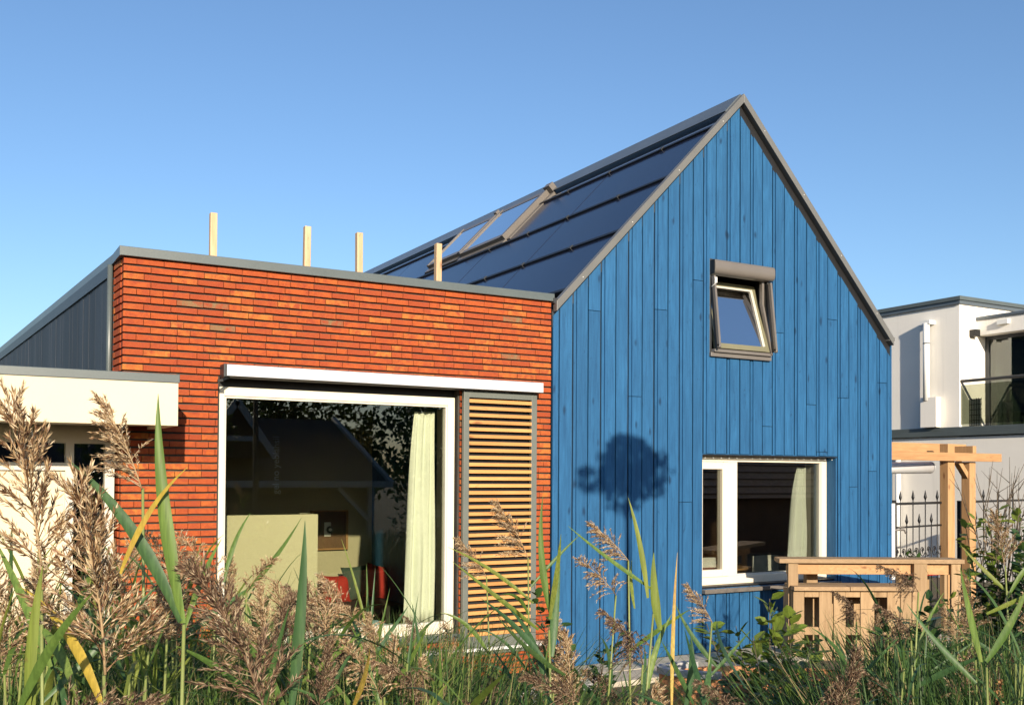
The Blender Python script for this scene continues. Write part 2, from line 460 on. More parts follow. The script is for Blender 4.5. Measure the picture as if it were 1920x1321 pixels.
# core walls behind the bricks, with the window opening
mb = MB()
y0, y1 = 0.024, 0.30
mb.box(0.012, OPEN[0]+0.014, y0, y1, 0.0, 3.79)
mb.box(OPEN[1]-0.014, BX1, y0, y1, 0.0, 3.79)
mb.box(OPEN[0]+0.014, OPEN[1]-0.014, y0, y1, 0.0, OPEN[2]-0.012)
mb.box(OPEN[0]+0.014, OPEN[1]-0.014, y0, y1, OPEN[3]+0.012, 3.79)
part('wall', mb, M['mortar'], brick_house)
SX = -0.0652
def side(y, off=0.0, z=0.0): return (SX*y - off, y, z)
mb = MB()
mb.prismz([(0.012,0.30), (0.212,0.30), (0.212+SX*8,8.0), (0.012+SX*8,8.0)], 0.0, 3.79)
part('side_wall', mb, M['backing'], brick_house)
mb = MB(); mb.prismz([(0.3,0.31), (BX1,0.31), (BX1,8.0), (-0.3,8.0)], 3.60, 3.70)
part('flat_roof', mb, M['darkmetal'], brick_house)
mb = MB(); mb.prismz([(0.25+SX*8,8.0),(BX1,8.0),(BX1,8.2),(0.25+SX*8,8.2)], 0.0, 3.79)
part('rear_wall', mb, M['mortar'], brick_house)

BR_VAR = {}
def brick_mesh(L):
    key = round(L, 3)
    lst = BR_VAR.setdefault(key, [])
    if len(lst) < (6 if key in (0.207, 0.1) else 1):
        mb = MB(); h = 0.0435
        j = lambda a=0.0014: random.uniform(-a, a)
        # front face slightly pillowed with an uneven arris
        n = 3; fr = []; 
        for zi in (0, h):
            for i in range(n+1):
                fr.append((L*i/n + (j(0.0008) if 0 < i < n else 0), -0.002+j(0.002), zi + j(0.0018)))
        bk = [(0,0.095,0),(L,0.095,0),(L,0.095,h),(0,0.095,h)]
        vs = fr + bk; q = 2*(n+1)
        fs = [(i, i+1, i+n+2, i+n+1) for i in range(n)]
        fs += [(0, n+1, q+3, q), (n, q+1, q+2, 2*n+1)]
        fs += [tuple(list(range(n, -1, -1)) + [q, q+1]), tuple(list(range(n+1, 2*n+2)) + [q+2, q+3]), (q, q+3, q+2, q+1)]
        mb.add(vs, fs)
        lst.append(mb.mesh('brick', M['brick']))
    return random.choice(lst)

JV = 0.0045
courses = []
z = 0.225; row = 0
while z < 3.80:
    courses.append((row, z)); z += CO; row += 1
spans = []
for row, z in courses:
    x = 0.0; first = True
    while x < BX1 - 0.01:
        if first: L = random.choice((0.1, 0.155)) if row % 2 else 0.207; first = False
        else: L = 0.1 if random.random() < 0.22 else 0.207
        x1 = min(x+L, BX1)
        if BX1 - x1 < 0.04: x1 = BX1
        pieces = [(x, x1)]
        zc = z + 0.024
        if OPEN[2]-0.02 < zc < OPEN[3]+0.02:
            out = []
            for a, b in pieces:
                if b <= OPEN[0] or a >= OPEN[1]: out.append((a, b))
                else:
                    if a < OPEN[0]-0.008: out.append((a, OPEN[0]))
                    if b > OPEN[1]+0.008: out.append((OPEN[1], b))
            pieces = out
        for a, b in pieces:
            if b-a > 0.012: spans.append((a, b-JV, z, row))
        x = x1
vis = [s for s in spans if s[2] > 1.75 and not (s[0] < 0.30 and 2.30 < s[2] < 2.90) and not (s[0] > 2.9 and s[2] < 2.9) and s[2]+0.05 < 3.79]
vis.sort(key=lambda s: (s[0]+0.1-CAM.x)**2 + CAM.y**2)
single = set(id(s) for s in vis[:300])
rest = MB()
h = 0.0435
for s in spans:
    a, b, z, row = s
    top = min(z+h, 3.792)
    if id(s) in single:
        o = link('brick', brick_mesh(b-a), brick_house, BL + Vector((a, 0, z)))
    else:
        rest.jbox(a, b, random.uniform(-0.004, 0.001), 0.095, z, top, 0.0012)
# returns along the left flank
for row, z in courses:
    top = min(z+h, 3.792)
    cuts = [0.098, 0.305, 0.36] if row % 2 else [0.098, 0.20, 0.36]
    for a, b in zip(cuts[:-1], cuts[1:]):
        if row % 2 and a == cuts[0]: pass
        e = random.uniform(-0.002, 0.002)
        rest.add([(SX*a+e,a+0.004,z),(SX*a+0.09,a+0.004,z),(SX*b+0.09,b,z),(SX*b+e,b,z),(SX*a+e,a+0.004,top),(SX*a+0.09,a+0.004,top),(SX*b+0.09,b,top),(SX*b+e,b,top)],
                 [(0,1,2,3),(4,7,6,5),(0,4,5,1),(1,5,6,2),(2,6,7,3),(3,7,4,0)])
# reveals of the window opening
for row, z in courses:
    if OPEN[2] < z < OPEN[3]-0.04:
        rest.jbox(OPEN[1]+0.0, OPEN[1]+0.05, 0.097, 0.17, z, z+h, 0.001)
        rest.jbox(OPEN[0]-0.05, OPEN[0], 0.097, 0.17, z, z+h, 0.001)
tag(part('brickwork', rest, M['brick_i'], brick_house), kind='stuff')
# coping of the flat roof
mb = MB()
mb.box(-0.035, BX1+0.012, -0.04, 0.30, 3.798, 3.872)
part('coping', mb, M['coping'], brick_house, 0.004)
mb = MB()
a = [( -0.035, -0.0), (0.27, 0.302), (0.27+SX*8, 8.1), (-0.035+SX*8, 8.1)]
mb.prismz([(-0.0345,-0.0395+0.34),(0.27,0.302),(0.27+SX*8,8.1),(-0.035+SX*8,8.1)], 3.797, 3.871)
mb.prismz([(-0.036,-0.041),(-0.03,-0.041),(-0.03,0.31),(-0.036,0.31)], 3.797, 3.8725)
part('side_coping', mb, M['coping'], brick_house)
# dark timber flank
yy = 0.43; k = 0
while yy < 7.8:
    w = random.choice((0.135, 0.15, 0.12)); mb = MB()
    dx = random.uniform(0, 0.004)
    mb.prismz([(SX*yy-0.012-dx, yy), (SX*yy+0.02, yy), (SX*(yy+w)+0.02, yy+w-0.004), (SX*(yy+w)-0.012-dx, yy+w-0.004)], 2.0, 3.70)
    part('plank', mb, M['anthracite'], brick_house); yy += w
mb = MB(); mb.tube([(SX*0.40-0.02,0.395,2.4),(SX*0.40-0.02,0.395,3.795)], 0.022, 10)
part('corner_trim', mb, M['coping'], brick_house)
mb = MB(); mb.prismz([(SX*0.43-0.03,0.43),(SX*0.43-0.012,0.43),(SX*8-0.012,8.0),(SX*8-0.03,8.0)], 3.70, 3.795)
part('flank_trim', mb, M['darkmetal'], brick_house)

# big window
WX0, WX1, WZ0, WZ1 = 0.750, 2.920, 0.647, 2.818
mb = MB(); yf, yb = 0.05, 0.13
mb.box(WX0, 0.805, yf, yb, WZ0, WZ1); mb.box(2.850, WX1, yf, yb, WZ0, WZ1)
mb.box(0.805, 2.850, yf, yb, 2.745, WZ1); mb.box(0.805, 2.850, yf, yb, WZ0, 0.735)
win = part('window', mb, M['white'], brick_house, 0.003)
mb = MB(); mb.box(0.805, 2.85, 0.062, 0.125, 0.735, 0.755); mb.box(0.805,0.822,0.062,0.125,0.755,2.728); mb.box(2.833,2.85,0.062,0.125,0.755,2.728); mb.box(0.805,2.85,0.062,0.125,2.728,2.745)
part('glazing_bead', mb, M['soffit'], win)
mb = MB(); mb.box(0.82, 2.835, 0.09, 0.098, 0.752, 2.73)
part('pane', mb, M['glass'], win)
mb = MB(); mb.box(WX0-0.01, 2.955, -0.03, 0.17, 0.585, 0.645)
part('sill', mb, M['coping'], win, 0.004)
# inner reveal, ceiling and room
mb = MB()
mb.box(0.62, 0.755, 0.131, 0.42, 0.2, 3.0); mb.box(2.915, 3.05, 0.131, 0.42, 0.2, 3.0)
part('inner_reveal', mb, M['soffit'], brick_house)
mb = MB()
mb.box(0.3, 0.42, 0.43, 4.7, 0.2, 3.3); mb.box(0.3, 5.2, 4.7, 4.82, 0.2, 3.3); mb.box(5.08, 5.2, 0.43, 4.7, 0.2, 3.3)
part('interior_wall', mb, M['room'], brick_house)
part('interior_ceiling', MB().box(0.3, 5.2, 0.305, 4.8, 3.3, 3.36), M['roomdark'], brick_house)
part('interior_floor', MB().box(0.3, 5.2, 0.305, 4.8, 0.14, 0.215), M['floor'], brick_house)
part('interior_window_board', MB().box(0.70, 2.98, 0.132, 0.42, 0.56, 0.66), M['soffit'], brick_house)
# sun-blind cassette over window and shutter
mb = MB(); mb.box(0.752, 3.76, -0.135, 0.015, 2.885, 2.99)
aw = part('blind_cassette', mb, M['darkmetal'], brick_house, 0.004)
mb = MB(); mb.box(0.775, 3.762, -0.152, -0.136, 2.892, 2.984)
part('cassette_front', mb, M['silver'], aw, 0.003)
mb = MB(); mb.beam((0.80,-0.10,2.885), (0.70,-0.17,2.845), 0.02, 0.02); mb.beam((0.70,-0.17,2.845),(0.735,-0.19,2.85),0.018,0.018)
part('crank_eye', mb, M['black'], aw)
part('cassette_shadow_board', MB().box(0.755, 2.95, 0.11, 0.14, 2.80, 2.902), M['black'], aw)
# louvre shutter
mb = MB()
sx0, sx1, sz0, sz1 = 2.955, 3.738, 0.515, 2.880
mb.box(sx0, sx0+0.055, -0.075, -0.03, sz0, sz1); mb.box(sx1-0.06, sx1, -0.075, -0.03, sz0, sz1)
mb.box(sx0+0.055, sx1-0.06, -0.075, -0.03, sz1-0.06, sz1); mb.box(sx0+0.055, sx1-0.06, -0.075, -0.03, sz0, sz0+0.10)
sh = part('shutter', mb, M['greenmetal'], brick_house, 0.003)
part('shutter_back', MB().box(sx0+0.02, sx1-0.02, -0.014, -0.006, sz0+0.03, sz1-0.03), M['black'], sh)
ns = 34
sm = MB()
L = sx1-0.06-(sx0+0.055)
sm.add([(x, y0, z) for x in (0, L) for (y0, z) in ((-0.030,-0.022),(0.004,0.000),(0.004,0.010),(-0.030,0.010))],
       [(0,1,2,3),(7,6,5,4),(0,4,5,1),(1,5,6,2),(2,6,7,3),(3,7,4,0)])
slat_me = sm.mesh('slat', M['slat'])
z0s, z1s = sz0+0.125, sz1-0.085
for i in range(ns):
    link('slat', slat_me, sh, (sx0+0.055, -0.045, z0s+(z1s-z0s)*i/(ns-1)))
mb = MB(); mb.box(0.70, 3.86, -0.105, 0.012, 0.480, 0.507)
tr = part('shutter_track', mb, M['whiteplastic'], brick_house, 0.004)
part('track_bracket', MB().box(0.72, 3.84, -0.05, 0.012, 0.44, 0.479), M['greenmetal'], tr)

# four timber stakes on the flat roof
for i, (x, zt, lean, lb) in enumerate(((0.799,4.355,0.0,'leftmost of the four timber stakes on the flat roof'),(1.632,4.346,0.006,'second timber stake from the left on the flat roof'),
                         (2.14,4.351,-0.004,'third timber stake from the left on the flat roof, beside the roof slope end'),(2.947,4.348,0.004,'rightmost timber stake on the flat roof, in front of the solar panels'))):
    mb = MB(); mb.beam((x,0.5,3.705), (x+lean,0.5,zt), 0.058, 0.058, (0,1,0))
    solo('timber_stake', mb, M['stake'], lb, 'stake', 'timber stakes on the flat roof', 0.003)

# ------------------------------------------------------------------ entrance canopy and doors on the left
porch = thing('entrance_porch', 'cream rendered entrance canopy with grey roof edge over pale doors, left of the brick', 'porch', (-1.8, 0.0, G0))
PX0, PX1 = -4.2, 0.268
part('fascia', MB().box(PX0, PX1, -0.8, -0.72, 2.445, 2.77), M['render'], porch, 0.004)
part('end_panel', MB().box(PX1-0.08, PX1-0.002, -0.719, -0.008, 2.447, 2.77), M['render'], porch)
part('roof_edge', MB().box(PX0, PX1+0.008, -0.81, -0.10, 2.755, 2.817), M['coping'], porch, 0.004)
mb = MB(); mb.prismz([(PX0,-0.099),(-0.02,-0.099),(-0.03,0.30),(-0.5,7.5),(PX0,7.5)], 2.75, 2.81)
part('roof', mb, M['coping'], porch)
part('soffit', MB().box(PX0, PX1-0.081, -0.719, 0.20, 2.470, 2.50), M['soffit'], porch)
yd = 0.13
part('frame', MB().box(PX0,-0.03,yd,yd+0.09,2.33,2.469).box(-0.10,-0.03,yd,yd+0.09,0.2,2.33).box(-0.385,-0.325,yd,yd+0.09,0.2,2.33).box(-1.62,-1.55,yd,yd+0.09,0.2,2.33).box(-2.9,-2.83,yd,yd+0.09,0.2,2.33).box(-1.55,-0.385,yd,yd+0.09,2.12,2.18).box(-2.83,-1.62,yd,yd+0.09,2.12,2.18).box(-4.2,-2.9,yd,yd+0.09,0.2,2.33), M['soffit'], porch)
for a, b in ((-1.55,-0.385), (-2.83,-1.62)):
    d = part('door', MB().box(a,b,yd+0.03,yd+0.08,0.22,2.12), M['render'], porch)
    part('transom_pane', MB().box(a,b,yd+0.05,yd+0.058,2.18,2.33), M['glass'], d)
part('side_light_pane', MB().box(-0.325,-0.10,yd+0.05,yd+0.058,0.22,2.33), M['glass'], porch)
part('inner_wall', MB().box(PX0,-0.1,1.6,1.7,0.2,2.6), M['backing'], porch)
part('side_light_post', MB().box(-0.20,-0.165,yd+0.2,yd+0.26,0.22,2.0), M['soffit'], porch)

# ------------------------------------------------------------------ blue gable house
HX0, HX1, RX, RZ, SL = 3.945, 8.776, 6.362, 6.295, 1.0375
HL = 11.4
def rtop(x): return RZ - abs(x-RX)*SL
blue = thing('blue_house', 'blue timber-clad gabled house with solar panels on the roof', 'house', (6.36, 3.0, G0))
LW = (5.836, 7.868, 0.905, 2.350)      # lower window opening
UW = (5.925, 6.790, 3.420, 4.445)      # upper window opening
# backing wall with openings
def rect_minus(x0, x1, z0, z1, holes):
    zs = sorted(set([z0, z1] + [c for hh in holes for c in (hh[2], hh[3]) if z0 < c < z1]))
    out = []
    for a, b in zip(zs[:-1], zs[1:]):
        segs = [(x0, x1)]
        for hh in holes:
            if hh[2] <= a + 1e-6 and hh[3] >= b - 1e-6:
                ns_ = []
                for p, q in segs:
                    if hh[1] <= p or hh[0] >= q: ns_.append((p, q)); continue
                    if hh[0] > p + 0.004: ns_.append((p, hh[0]))
                    if hh[1] < q - 0.004: ns_.append((hh[1], q))
                segs = ns_
        out += [(p, q, a, b) for p, q in segs]
    return out
mb = MB()
hb = [(LW[0]+0.01, LW[1]-0.01, LW[2]+0.01, LW[3]-0.01), (UW[0]+0.01, UW[1]-0.01, UW[2]+0.01, UW[3]-0.01)]
for (p, q, a, b) in rect_minus(HX0+0.01, HX1-0.01, 0.05, 3.72, hb): mb.box(p, q, 0.012, 0.20, a, b)
mb.prism([(HX0+0.01,3.72),(UW[0]+0.01,3.72),(UW[0]+0.01,rtop(UW[0])-0.13)], 0.012, 0.20)
mb.prism([(UW[0]+0.01,UW[3]-0.01),(UW[1]-0.01,UW[3]-0.01),(UW[1]-0.01,rtop(UW[1])-0.13),(RX,RZ-0.13),(UW[0]+0.01,rtop(UW[0])-0.13)], 0.012, 0.20)
mb.prism([(UW[1]-0.01,3.72),(HX1-0.01,3.72),(UW[1]-0.01,rtop(UW[1])-0.13)], 0.012, 0.20)
part('wall', mb, M['backing'], blue)
mb = MB()
mb.box(HX0+0.012, HX0+0.2, 0.21, HL, 0.05, 3.62); mb.box(HX1-0.2, HX1-0.012, 0.21, HL, 0.05, 3.62)
mb.prism([(HX0+0.2,0.05),(HX1-0.2,0.05),(HX1-0.2,3.6),(RX,RZ-0.25),(HX0+0.2,3.6)], HL-0.2, HL)
part('rear_walls', mb, M['blue'], blue)
# roof slabs
mb = MB()
for s in (-1, 1):
    e = RX + s*2.415
    q = [(RX, RZ-0.09), (e, rtop(e)-0.09), (e, rtop(e)-0.24), (RX, RZ-0.24)]
    if s < 0: q = q[::-1]
    q = q[::-1]
    mb.prism(q, 0.0, HL)
part('roof', mb, M['darkmetal'], blue)
# boards
edges = []; x = HX0; A = True; w0 = 0.075
edges.append((x, x+w0, False)); x += w0
while x < HX1 - 0.02:
    w = random.uniform(0.146,0.156) if A else random.uniform(0.178,0.190)
    x1 = x + w
    if HX1 - x1 < 0.06: x1 = HX1
    for tgt in (LW[0], LW[1]):
        if abs(x1 - tgt) < 0.075: x1 = tgt
    edges.append((x, x1, not A)); x = x1; A = not A
def board_piece(mb, p, q, a, b, y0, y1, slope_r):
    # a board segment clipped by the roof line
    lim = lambda xx: rtop(xx) - (0.135 if xx < RX else 0.225)
    tl, tr_ = lim(p), lim(q)
    if p < RX < q: 
        mid = RZ-0.135
        poly = [(p,a),(q,a),(q,min(b,tr_)),(RX,min(b,mid)),(p,min(b,tl))]
        if b <= min(tl,tr_): poly = [(p,a),(q,a),(q,b),(p,b)]
        mb.prism(poly, y0, y1); return True
    if max(tl, tr_) <= a: return False
    poly = [(p,a),(q,a)]
    if min(tl, tr_) < a:
        # triangle
        xa = p + (q-p)*(a-tl)/(tr_-tl) if tr_ != tl else p
        if tr_ > tl: poly = [(xa,a),(q,a),(q,min(b,tr_))]
        else: poly = [(p,a),(xa,a),(p,min(b,tl))]
    else:
        if b >= max(tl,tr_): poly += [(q,tr_),(p,tl)]
        elif b <= min(tl,tr_): poly += [(q,b),(p,b)]
        else:
            xb = p + (q-p)*(b-tl)/(tr_-tl)
            if tr_ > tl: poly += [(q,b),(xb,b),(p,tl)]
            else: poly += [(q,tr_),(xb,b),(p,b)]
    mb.prism(poly, y0, y1); return True
HOLES = [LW, UW]
JOINTS = {}
pick = [1.85,3.46,2.75,3.62,4.55,1.55,3.05,2.35,3.95,2.95,1.9,4.2,2.2,3.3,1.45]
for bi, (a, b, lip) in enumerate(edges):
    g = 0.022 if lip else 0.005
    js = []
    r = random.random()
    if 2 < bi and r < 0.62: js = [pick[bi % len(pick)] + random.uniform(-.15,.15)]
    zs_ = [0.235] + js + [7.0]
    for zi in range(len(zs_)-1):
        lo, hi = zs_[zi], zs_[zi+1] - (0.006 if zi < len(zs_)-2 else 0)
        dy = random.uniform(-0.0025, 0.0025)
        mb = MB(); ok = False
        parts = []
        if lip:
            parts.append((a+g, a+g+0.030, -0.004+dy)); parts.append((a+g+0.0302, b-0.007, -0.018+dy))
        else: parts.append((a+0.009, b-0.003, -0.015+dy))
        cutz = sorted(c for hh in HOLES if hh[0] <= a+0.03 and hh[1] >= b-0.03 for c in ((hh[2]+hh[3])/2,) if lo < c < hi)
        bands = list(zip([lo]+cutz, cutz+[hi]))
        for (l2, h2) in bands:
            mb = MB()
            for p, q, yfr in parts:
                for (pp, qq, za, zb) in rect_minus(p, q, l2, h2, HOLES):
                    board_piece(mb, pp, qq, za, zb, yfr, 0.010, 0)
            if mb.v: part('plank', mb, M['blue'], blue)
# verge boards
for s, nm in ((-1,'verge_board'), (1,'verge_board')):
    e = RX + s*2.405
    q = [(RX, RZ), (e, rtop(e)), (e, rtop(e)-0.098), (RX, RZ-0.098)]
    q = q if s > 0 else q[::-1]
    q = q[::-1]
    mb = MB(); mb.prism(q, -0.075, -0.005 if s < 0 else 0.0)
    vb = part(nm, mb, M['barge'], blue, 0.003)
    n = 4
    for k in range(n):
        t = (k+0.5)/n; xx = RX + s*2.405*t
        sc = MB(); sc.tube([(xx,-0.079,rtop(xx)-0.05),(xx,-0.074,rtop(xx)-0.05)], 0.0045, 6)
        part('screw', sc, M['whiteplastic'], vb)
# black strip standing for the right verge's underside and the shadow below it
mb = MB(); e = RX+2.40
mb.prism([(RX,RZ-0.110),(e,rtop(e)-0.110),(e,rtop(e)-0.228),(RX,RZ-0.228)][::-1], -0.006, 0.011)
part('verge_underside_shade', mb, M['black'], blue)
# gutter ends
part('gutter', MB().box(8.70,8.80,-0.06,HL,3.755,3.80), M['barge'], blue)
part('gutter', MB().box(3.935,3.985,-0.05,HL,3.78,3.83), M['darkmetal'], blue)
part('downpipe', MB().box(8.779,8.80,-0.012,0.02,0.3,3.75), M['blue'], blue)
# ridge cap
ux, uz = 1/math.hypot(1,SL), SL/math.hypot(1,SL)
def rp(s, y, up=0.0):        # point on the left roof slope: s metres up from the eave
    ex = 3.957; ez = rtop(ex)
    return Vector((ex + s*ux - up*uz, y, ez + s*uz + up*ux))
SLEN = (RX-3.957)/ux
mb = MB()
for (s0, s1, u0, u1, yy0) in ((SLEN-0.31, SLEN+0.004, 0.0, 0.012, -0.02),):
    P = [rp(s0,yy0,u0),rp(s1,yy0,u0),rp(s1,HL,u0),rp(s0,HL,u0),rp(s0,yy0,u1),rp(s1,yy0,u1),rp(s1,HL,u1),rp(s0,HL,u1)]
    mb.add(P, [(0,3,2,1),(4,5,6,7),(0,1,5,4),(1,2,6,5),(2,3,7,6),(3,0,4,7)])
part('ridge_cap', mb, M['ridge'], blue)
def slab(mb, s0, s1, y0, y1, u0, u1):
    P = [rp(s0,y0,u0),rp(s1,y0,u0),rp(s1,y1,u0),rp(s0,y1,u0),rp(s0,y0,u1),rp(s1,y0,u1),rp(s1,y1,u1),rp(s0,y1,u1)]
    return mb.add(P, [(0,3,2,1),(4,5,6,7),(0,1,5,4),(1,2,6,5),(2,3,7,6),(3,0,4,7)])
part('ridge_vent', slab(MB(), SLEN-0.42, SLEN-0.31, 0.0, HL, -0.095, -0.075), M['black'], blue)
part('top_flashing', slab(MB(), 2.945, SLEN-0.425, 0.01, HL, -0.085, -0.025), M['flash'], blue)
# solar panels
SK = [(3.62,4.96,2.13,3.17), (5.03,6.20,2.20,3.12)]
rows = [(0.24,1.10),(1.145,2.00),(2.045,2.90)]
ycols = [0.03,1.95,3.95,5.95,7.95,9.70,HL]
for ri, (s0, s1) in enumerate(rows):
    for ci in range(len(ycols)-1):
        a, b = ycols[ci]+0.012, ycols[ci+1]-0.012
        if ri == 2:
            if ci == 1: b = 3.56
            elif ci in (2,): continue
            elif ci == 3: a = 6.28
        part('solar_panel', slab(MB(), s0, s1, a, b, -0.075, -0.025), M['panel'], blue)
for s in (0.20, 1.122, 2.022, 2.918):
    part('panel_rail', slab(MB(), s-0.021, s+0.021, 0.01, HL, -0.085, -0.004), M['black'], blue)
    for yk in (0.9, 1.95, 2.9, 3.95):
        cl = MB(); slab(cl, s-0.030, s+0.024, yk-0.03, yk+0.03, -0.03, 0.004)
        part('panel_clamp', cl, M['darkmetal'], blue)
for i, (a, b, s0, s1) in enumerate(SK):
    mb = MB()
    hgt = 0.062
    slab(mb, s0, s1, a, a+0.075, -0.08, hgt); slab(mb, s0, s1, b-0.06, b, -0.08, hgt)
    slab(mb, s0, s0+0.08, a+0.075, b-0.06, -0.08, hgt-0.01); slab(mb, s1-0.09, s1, a+0.075, b-0.06, -0.08, hgt-0.01)
    sk = part('skylight', mb, M['taupe'], blue, 0.004)
    part('pane', slab(MB(), s0+0.08, s1-0.09, a+0.075, b-0.06, 0.035, 0.045), M['glass_sky'], sk)
    part('lining', slab(MB(), s0+0.02, s1-0.02, a+0.02, b-0.02, -0.079, -0.06), M['darkmetal'], sk)
    part('flashing', slab(MB(), s0-0.09, s0-0.005, a-0.03, b+0.03, -0.07, 0.0), M['taupe'], sk)
    if i == 0:
        part('hinge_block', slab(MB(), s1-0.02, s1+0.07, a-0.10, a+0.06, -0.02, 0.10), M['taupe'], sk)
        part('side_flashing', slab(MB(), s0, s1, a-0.11, a-0.005, -0.07, -0.012), M['taupe'], sk)
    else:
        part('hinge_block', slab(MB(), s1-0.02, s1+0.05, a-0.02, a+0.05, 0.0, 0.09), M['taupe'], sk)

# lower window of the blue gable
mb = MB(); yf, yb = 0.13, 0.21
X0, X1, Z0, Z1 = 5.842, 7.845, 0.924, 2.340
mb.box(X0, X0+0.06, yf, yb, Z0, Z1); mb.box(X1-0.085, X1, yf, yb, Z0, Z1)
mb.box(X0+0.06, X1-0.085, yf, yb, Z1-0.072, Z1); mb.box(X0+0.06, X1-0.085, yf, yb, Z0, Z0+0.085)
mb.box(6.328, 6.458, yf, yb, Z0+0.085, Z1-0.072)
lw = part('window', mb, M['white'], blue, 0.003)
mb = MB(); a, b = X0+0.055, 6.327
mb.box(a, a+0.055, 0.115, 0.20, Z0+0.088, Z1-0.075); mb.box(b-0.095, b, 0.115, 0.20, Z0+0.088, Z1-0.075)
mb.box(a+0.055, b-0.095, 0.115, 0.20, Z0+0.088, Z0+0.165); mb.box(a+0.055, b-0.095, 0.115, 0.20, Z1-0.155, Z1-0.075)
sash = part('sash', mb, M['white'], lw, 0.003)
part('pane', MB().box(a+0.055, b-0.095, 0.155, 0.163, Z0+0.165, Z1-0.155), M['glass_low'], lw)
part('pane', MB().box(6.458, X1-0.085, 0.16, 0.168, Z0+0.085, Z1-0.072), M['glass_low'], lw)
part('bead', MB().box(6.458, X1-0.085, 0.143, 0.20, Z0+0.085, Z0+0.105).box(X1-0.103, X1-0.085, 0.143, 0.20, Z0+0.105, Z1-0.072), M['soffit'], lw)
part('sill', MB().box(5.83, 7.875, -0.075, 0.12, 0.858, 0.900), M['taupe'], lw, 0.004)
part('sill_gap', MB().box(5.84, 7.86, 0.02, 0.13, 0.901, 0.923), M['black'], lw)
part('reveal', MB().box(7.850,7.867,-0.006,0.20,0.902,2.349).box(5.837,5.841,-0.004,0.125,0.902,2.349).box(5.842,7.849,-0.002,0.125,2.342,2.3495), M['blue'], lw)
vent = MB()
for k in range(18): vent.box(5.87+k*0.112, 5.876+k*0.112, -0.016, -0.0126, 2.3, 2.31)
part('vent_pins', vent, M['whiteplastic'], lw)
part('head_strip', MB().box(5.838, 7.866, -0.0125, -0.003, 2.330, 2.3405), M['black'], lw)
# room behind
mb = MB(); mb.box(5.3, 5.4, 0.21, 4.6, 0.2, 3.1); mb.box(8.35, 8.45, 0.21, 4.6, 0.2, 3.1); mb.box(5.4, 8.35, 4.5, 4.6, 0.2, 3.1)
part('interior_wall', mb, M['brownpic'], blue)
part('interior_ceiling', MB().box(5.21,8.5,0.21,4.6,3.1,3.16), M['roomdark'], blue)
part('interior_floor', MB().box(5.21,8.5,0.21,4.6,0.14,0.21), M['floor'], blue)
part('interior_reveal', MB().box(7.77,7.86,0.211,0.40,0.9,2.36).box(5.83,7.77,0.211,0.40,0.86,0.925), M['soffit'], blue)

# upper window with roller blind
a, b, z0, z1 = UW
mb = MB()
mb.box(a, a+0.03, -0.02, 0.24, z0, z1); mb.box(b-0.03, b, -0.02, 0.24, z0, z1); mb.box(a+0.03, b-0.03, -0.02, 0.24, z1-0.03, z1)
mb.box(a+0.03, b-0.03, -0.02, 0.24, z0, z0+0.05)
uw = part('window', mb, M['darkmetal'], blue, 0.002)
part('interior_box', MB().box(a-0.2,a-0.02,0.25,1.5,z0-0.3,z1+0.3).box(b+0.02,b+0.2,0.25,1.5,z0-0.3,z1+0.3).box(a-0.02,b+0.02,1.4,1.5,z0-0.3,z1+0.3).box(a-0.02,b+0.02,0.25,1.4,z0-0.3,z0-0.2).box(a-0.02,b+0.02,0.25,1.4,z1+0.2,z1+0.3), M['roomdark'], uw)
mb = MB(); mb.box(a-0.005, b+0.0, -0.055, 0.0, z0-0.03, z0+0.015); mb.box(a+0.02,b-0.02,-0.085,-0.02,z0+0.016,z0+0.05)
part('sill', mb, M['taupe'], uw, 0.004)
# roller blind housing: half-round box
prof = [(0.0,z1-0.012),(-0.070,z1-0.014),(-0.088,z1-0.026),(-0.096,z1-0.050),(-0.098,z1-0.10),(-0.094,z1-0.132),(-0.082,z1-0.155),(-0.055,z1-0.170),(-0.02,z1-0.176)]
n = len(prof); mb = MB()
va = [(a+0.012, y, z) for y, z in prof] + [(b+0.012, y, z) for y, z in prof]
mb.add(va, [tuple(range(n-1,-1,-1)), tuple(range(n,2*n))])
mb.add(va, [(i, (i+1)%n, (i+1)%n+n, i+n) for i in range(n)], True)
part('blind_box', mb, M['taupe'], uw)
mb = MB(); mb.box(a+0.002,a+0.0115,-0.092,-0.005,z1-0.168,z1-0.02); 
part('end_cap', mb, M['black'], uw)
for xx in (a+0.028, b-0.022):
    mb = MB(); mb.beam((xx,-0.05,z1-0.19), (xx,-0.140,z0+0.075), 0.026, 0.04, (0,1,0)); 
    mb.tube([(xx-0.013,-0.140,z0+0.07),(xx+0.013,-0.140,z0+0.07)], 0.022, 10)
    part('side_guide', mb, M['taupe'], uw)
    mb = MB(); mb.beam((xx-0.002,-0.02,z1-0.20), (xx-0.002,-0.115,z0+0.06), 0.03, 0.03, (0,1,0)); part('guide_back', mb, M['black'], uw)
mb = MB(); mb.tube([(a+0.02,-0.07,z1-0.21),(a+0.02,-0.085,z1-0.22),(a+0.02,-0.085,z1-0.28),(a+0.0,-0.05,z1-0.31)], 0.004, 5); mb.box(a+0.022,a+0.045,-0.09,-0.07,z1-0.27,z1-0.21)
part('cable', mb, M['whiteplastic'], uw)
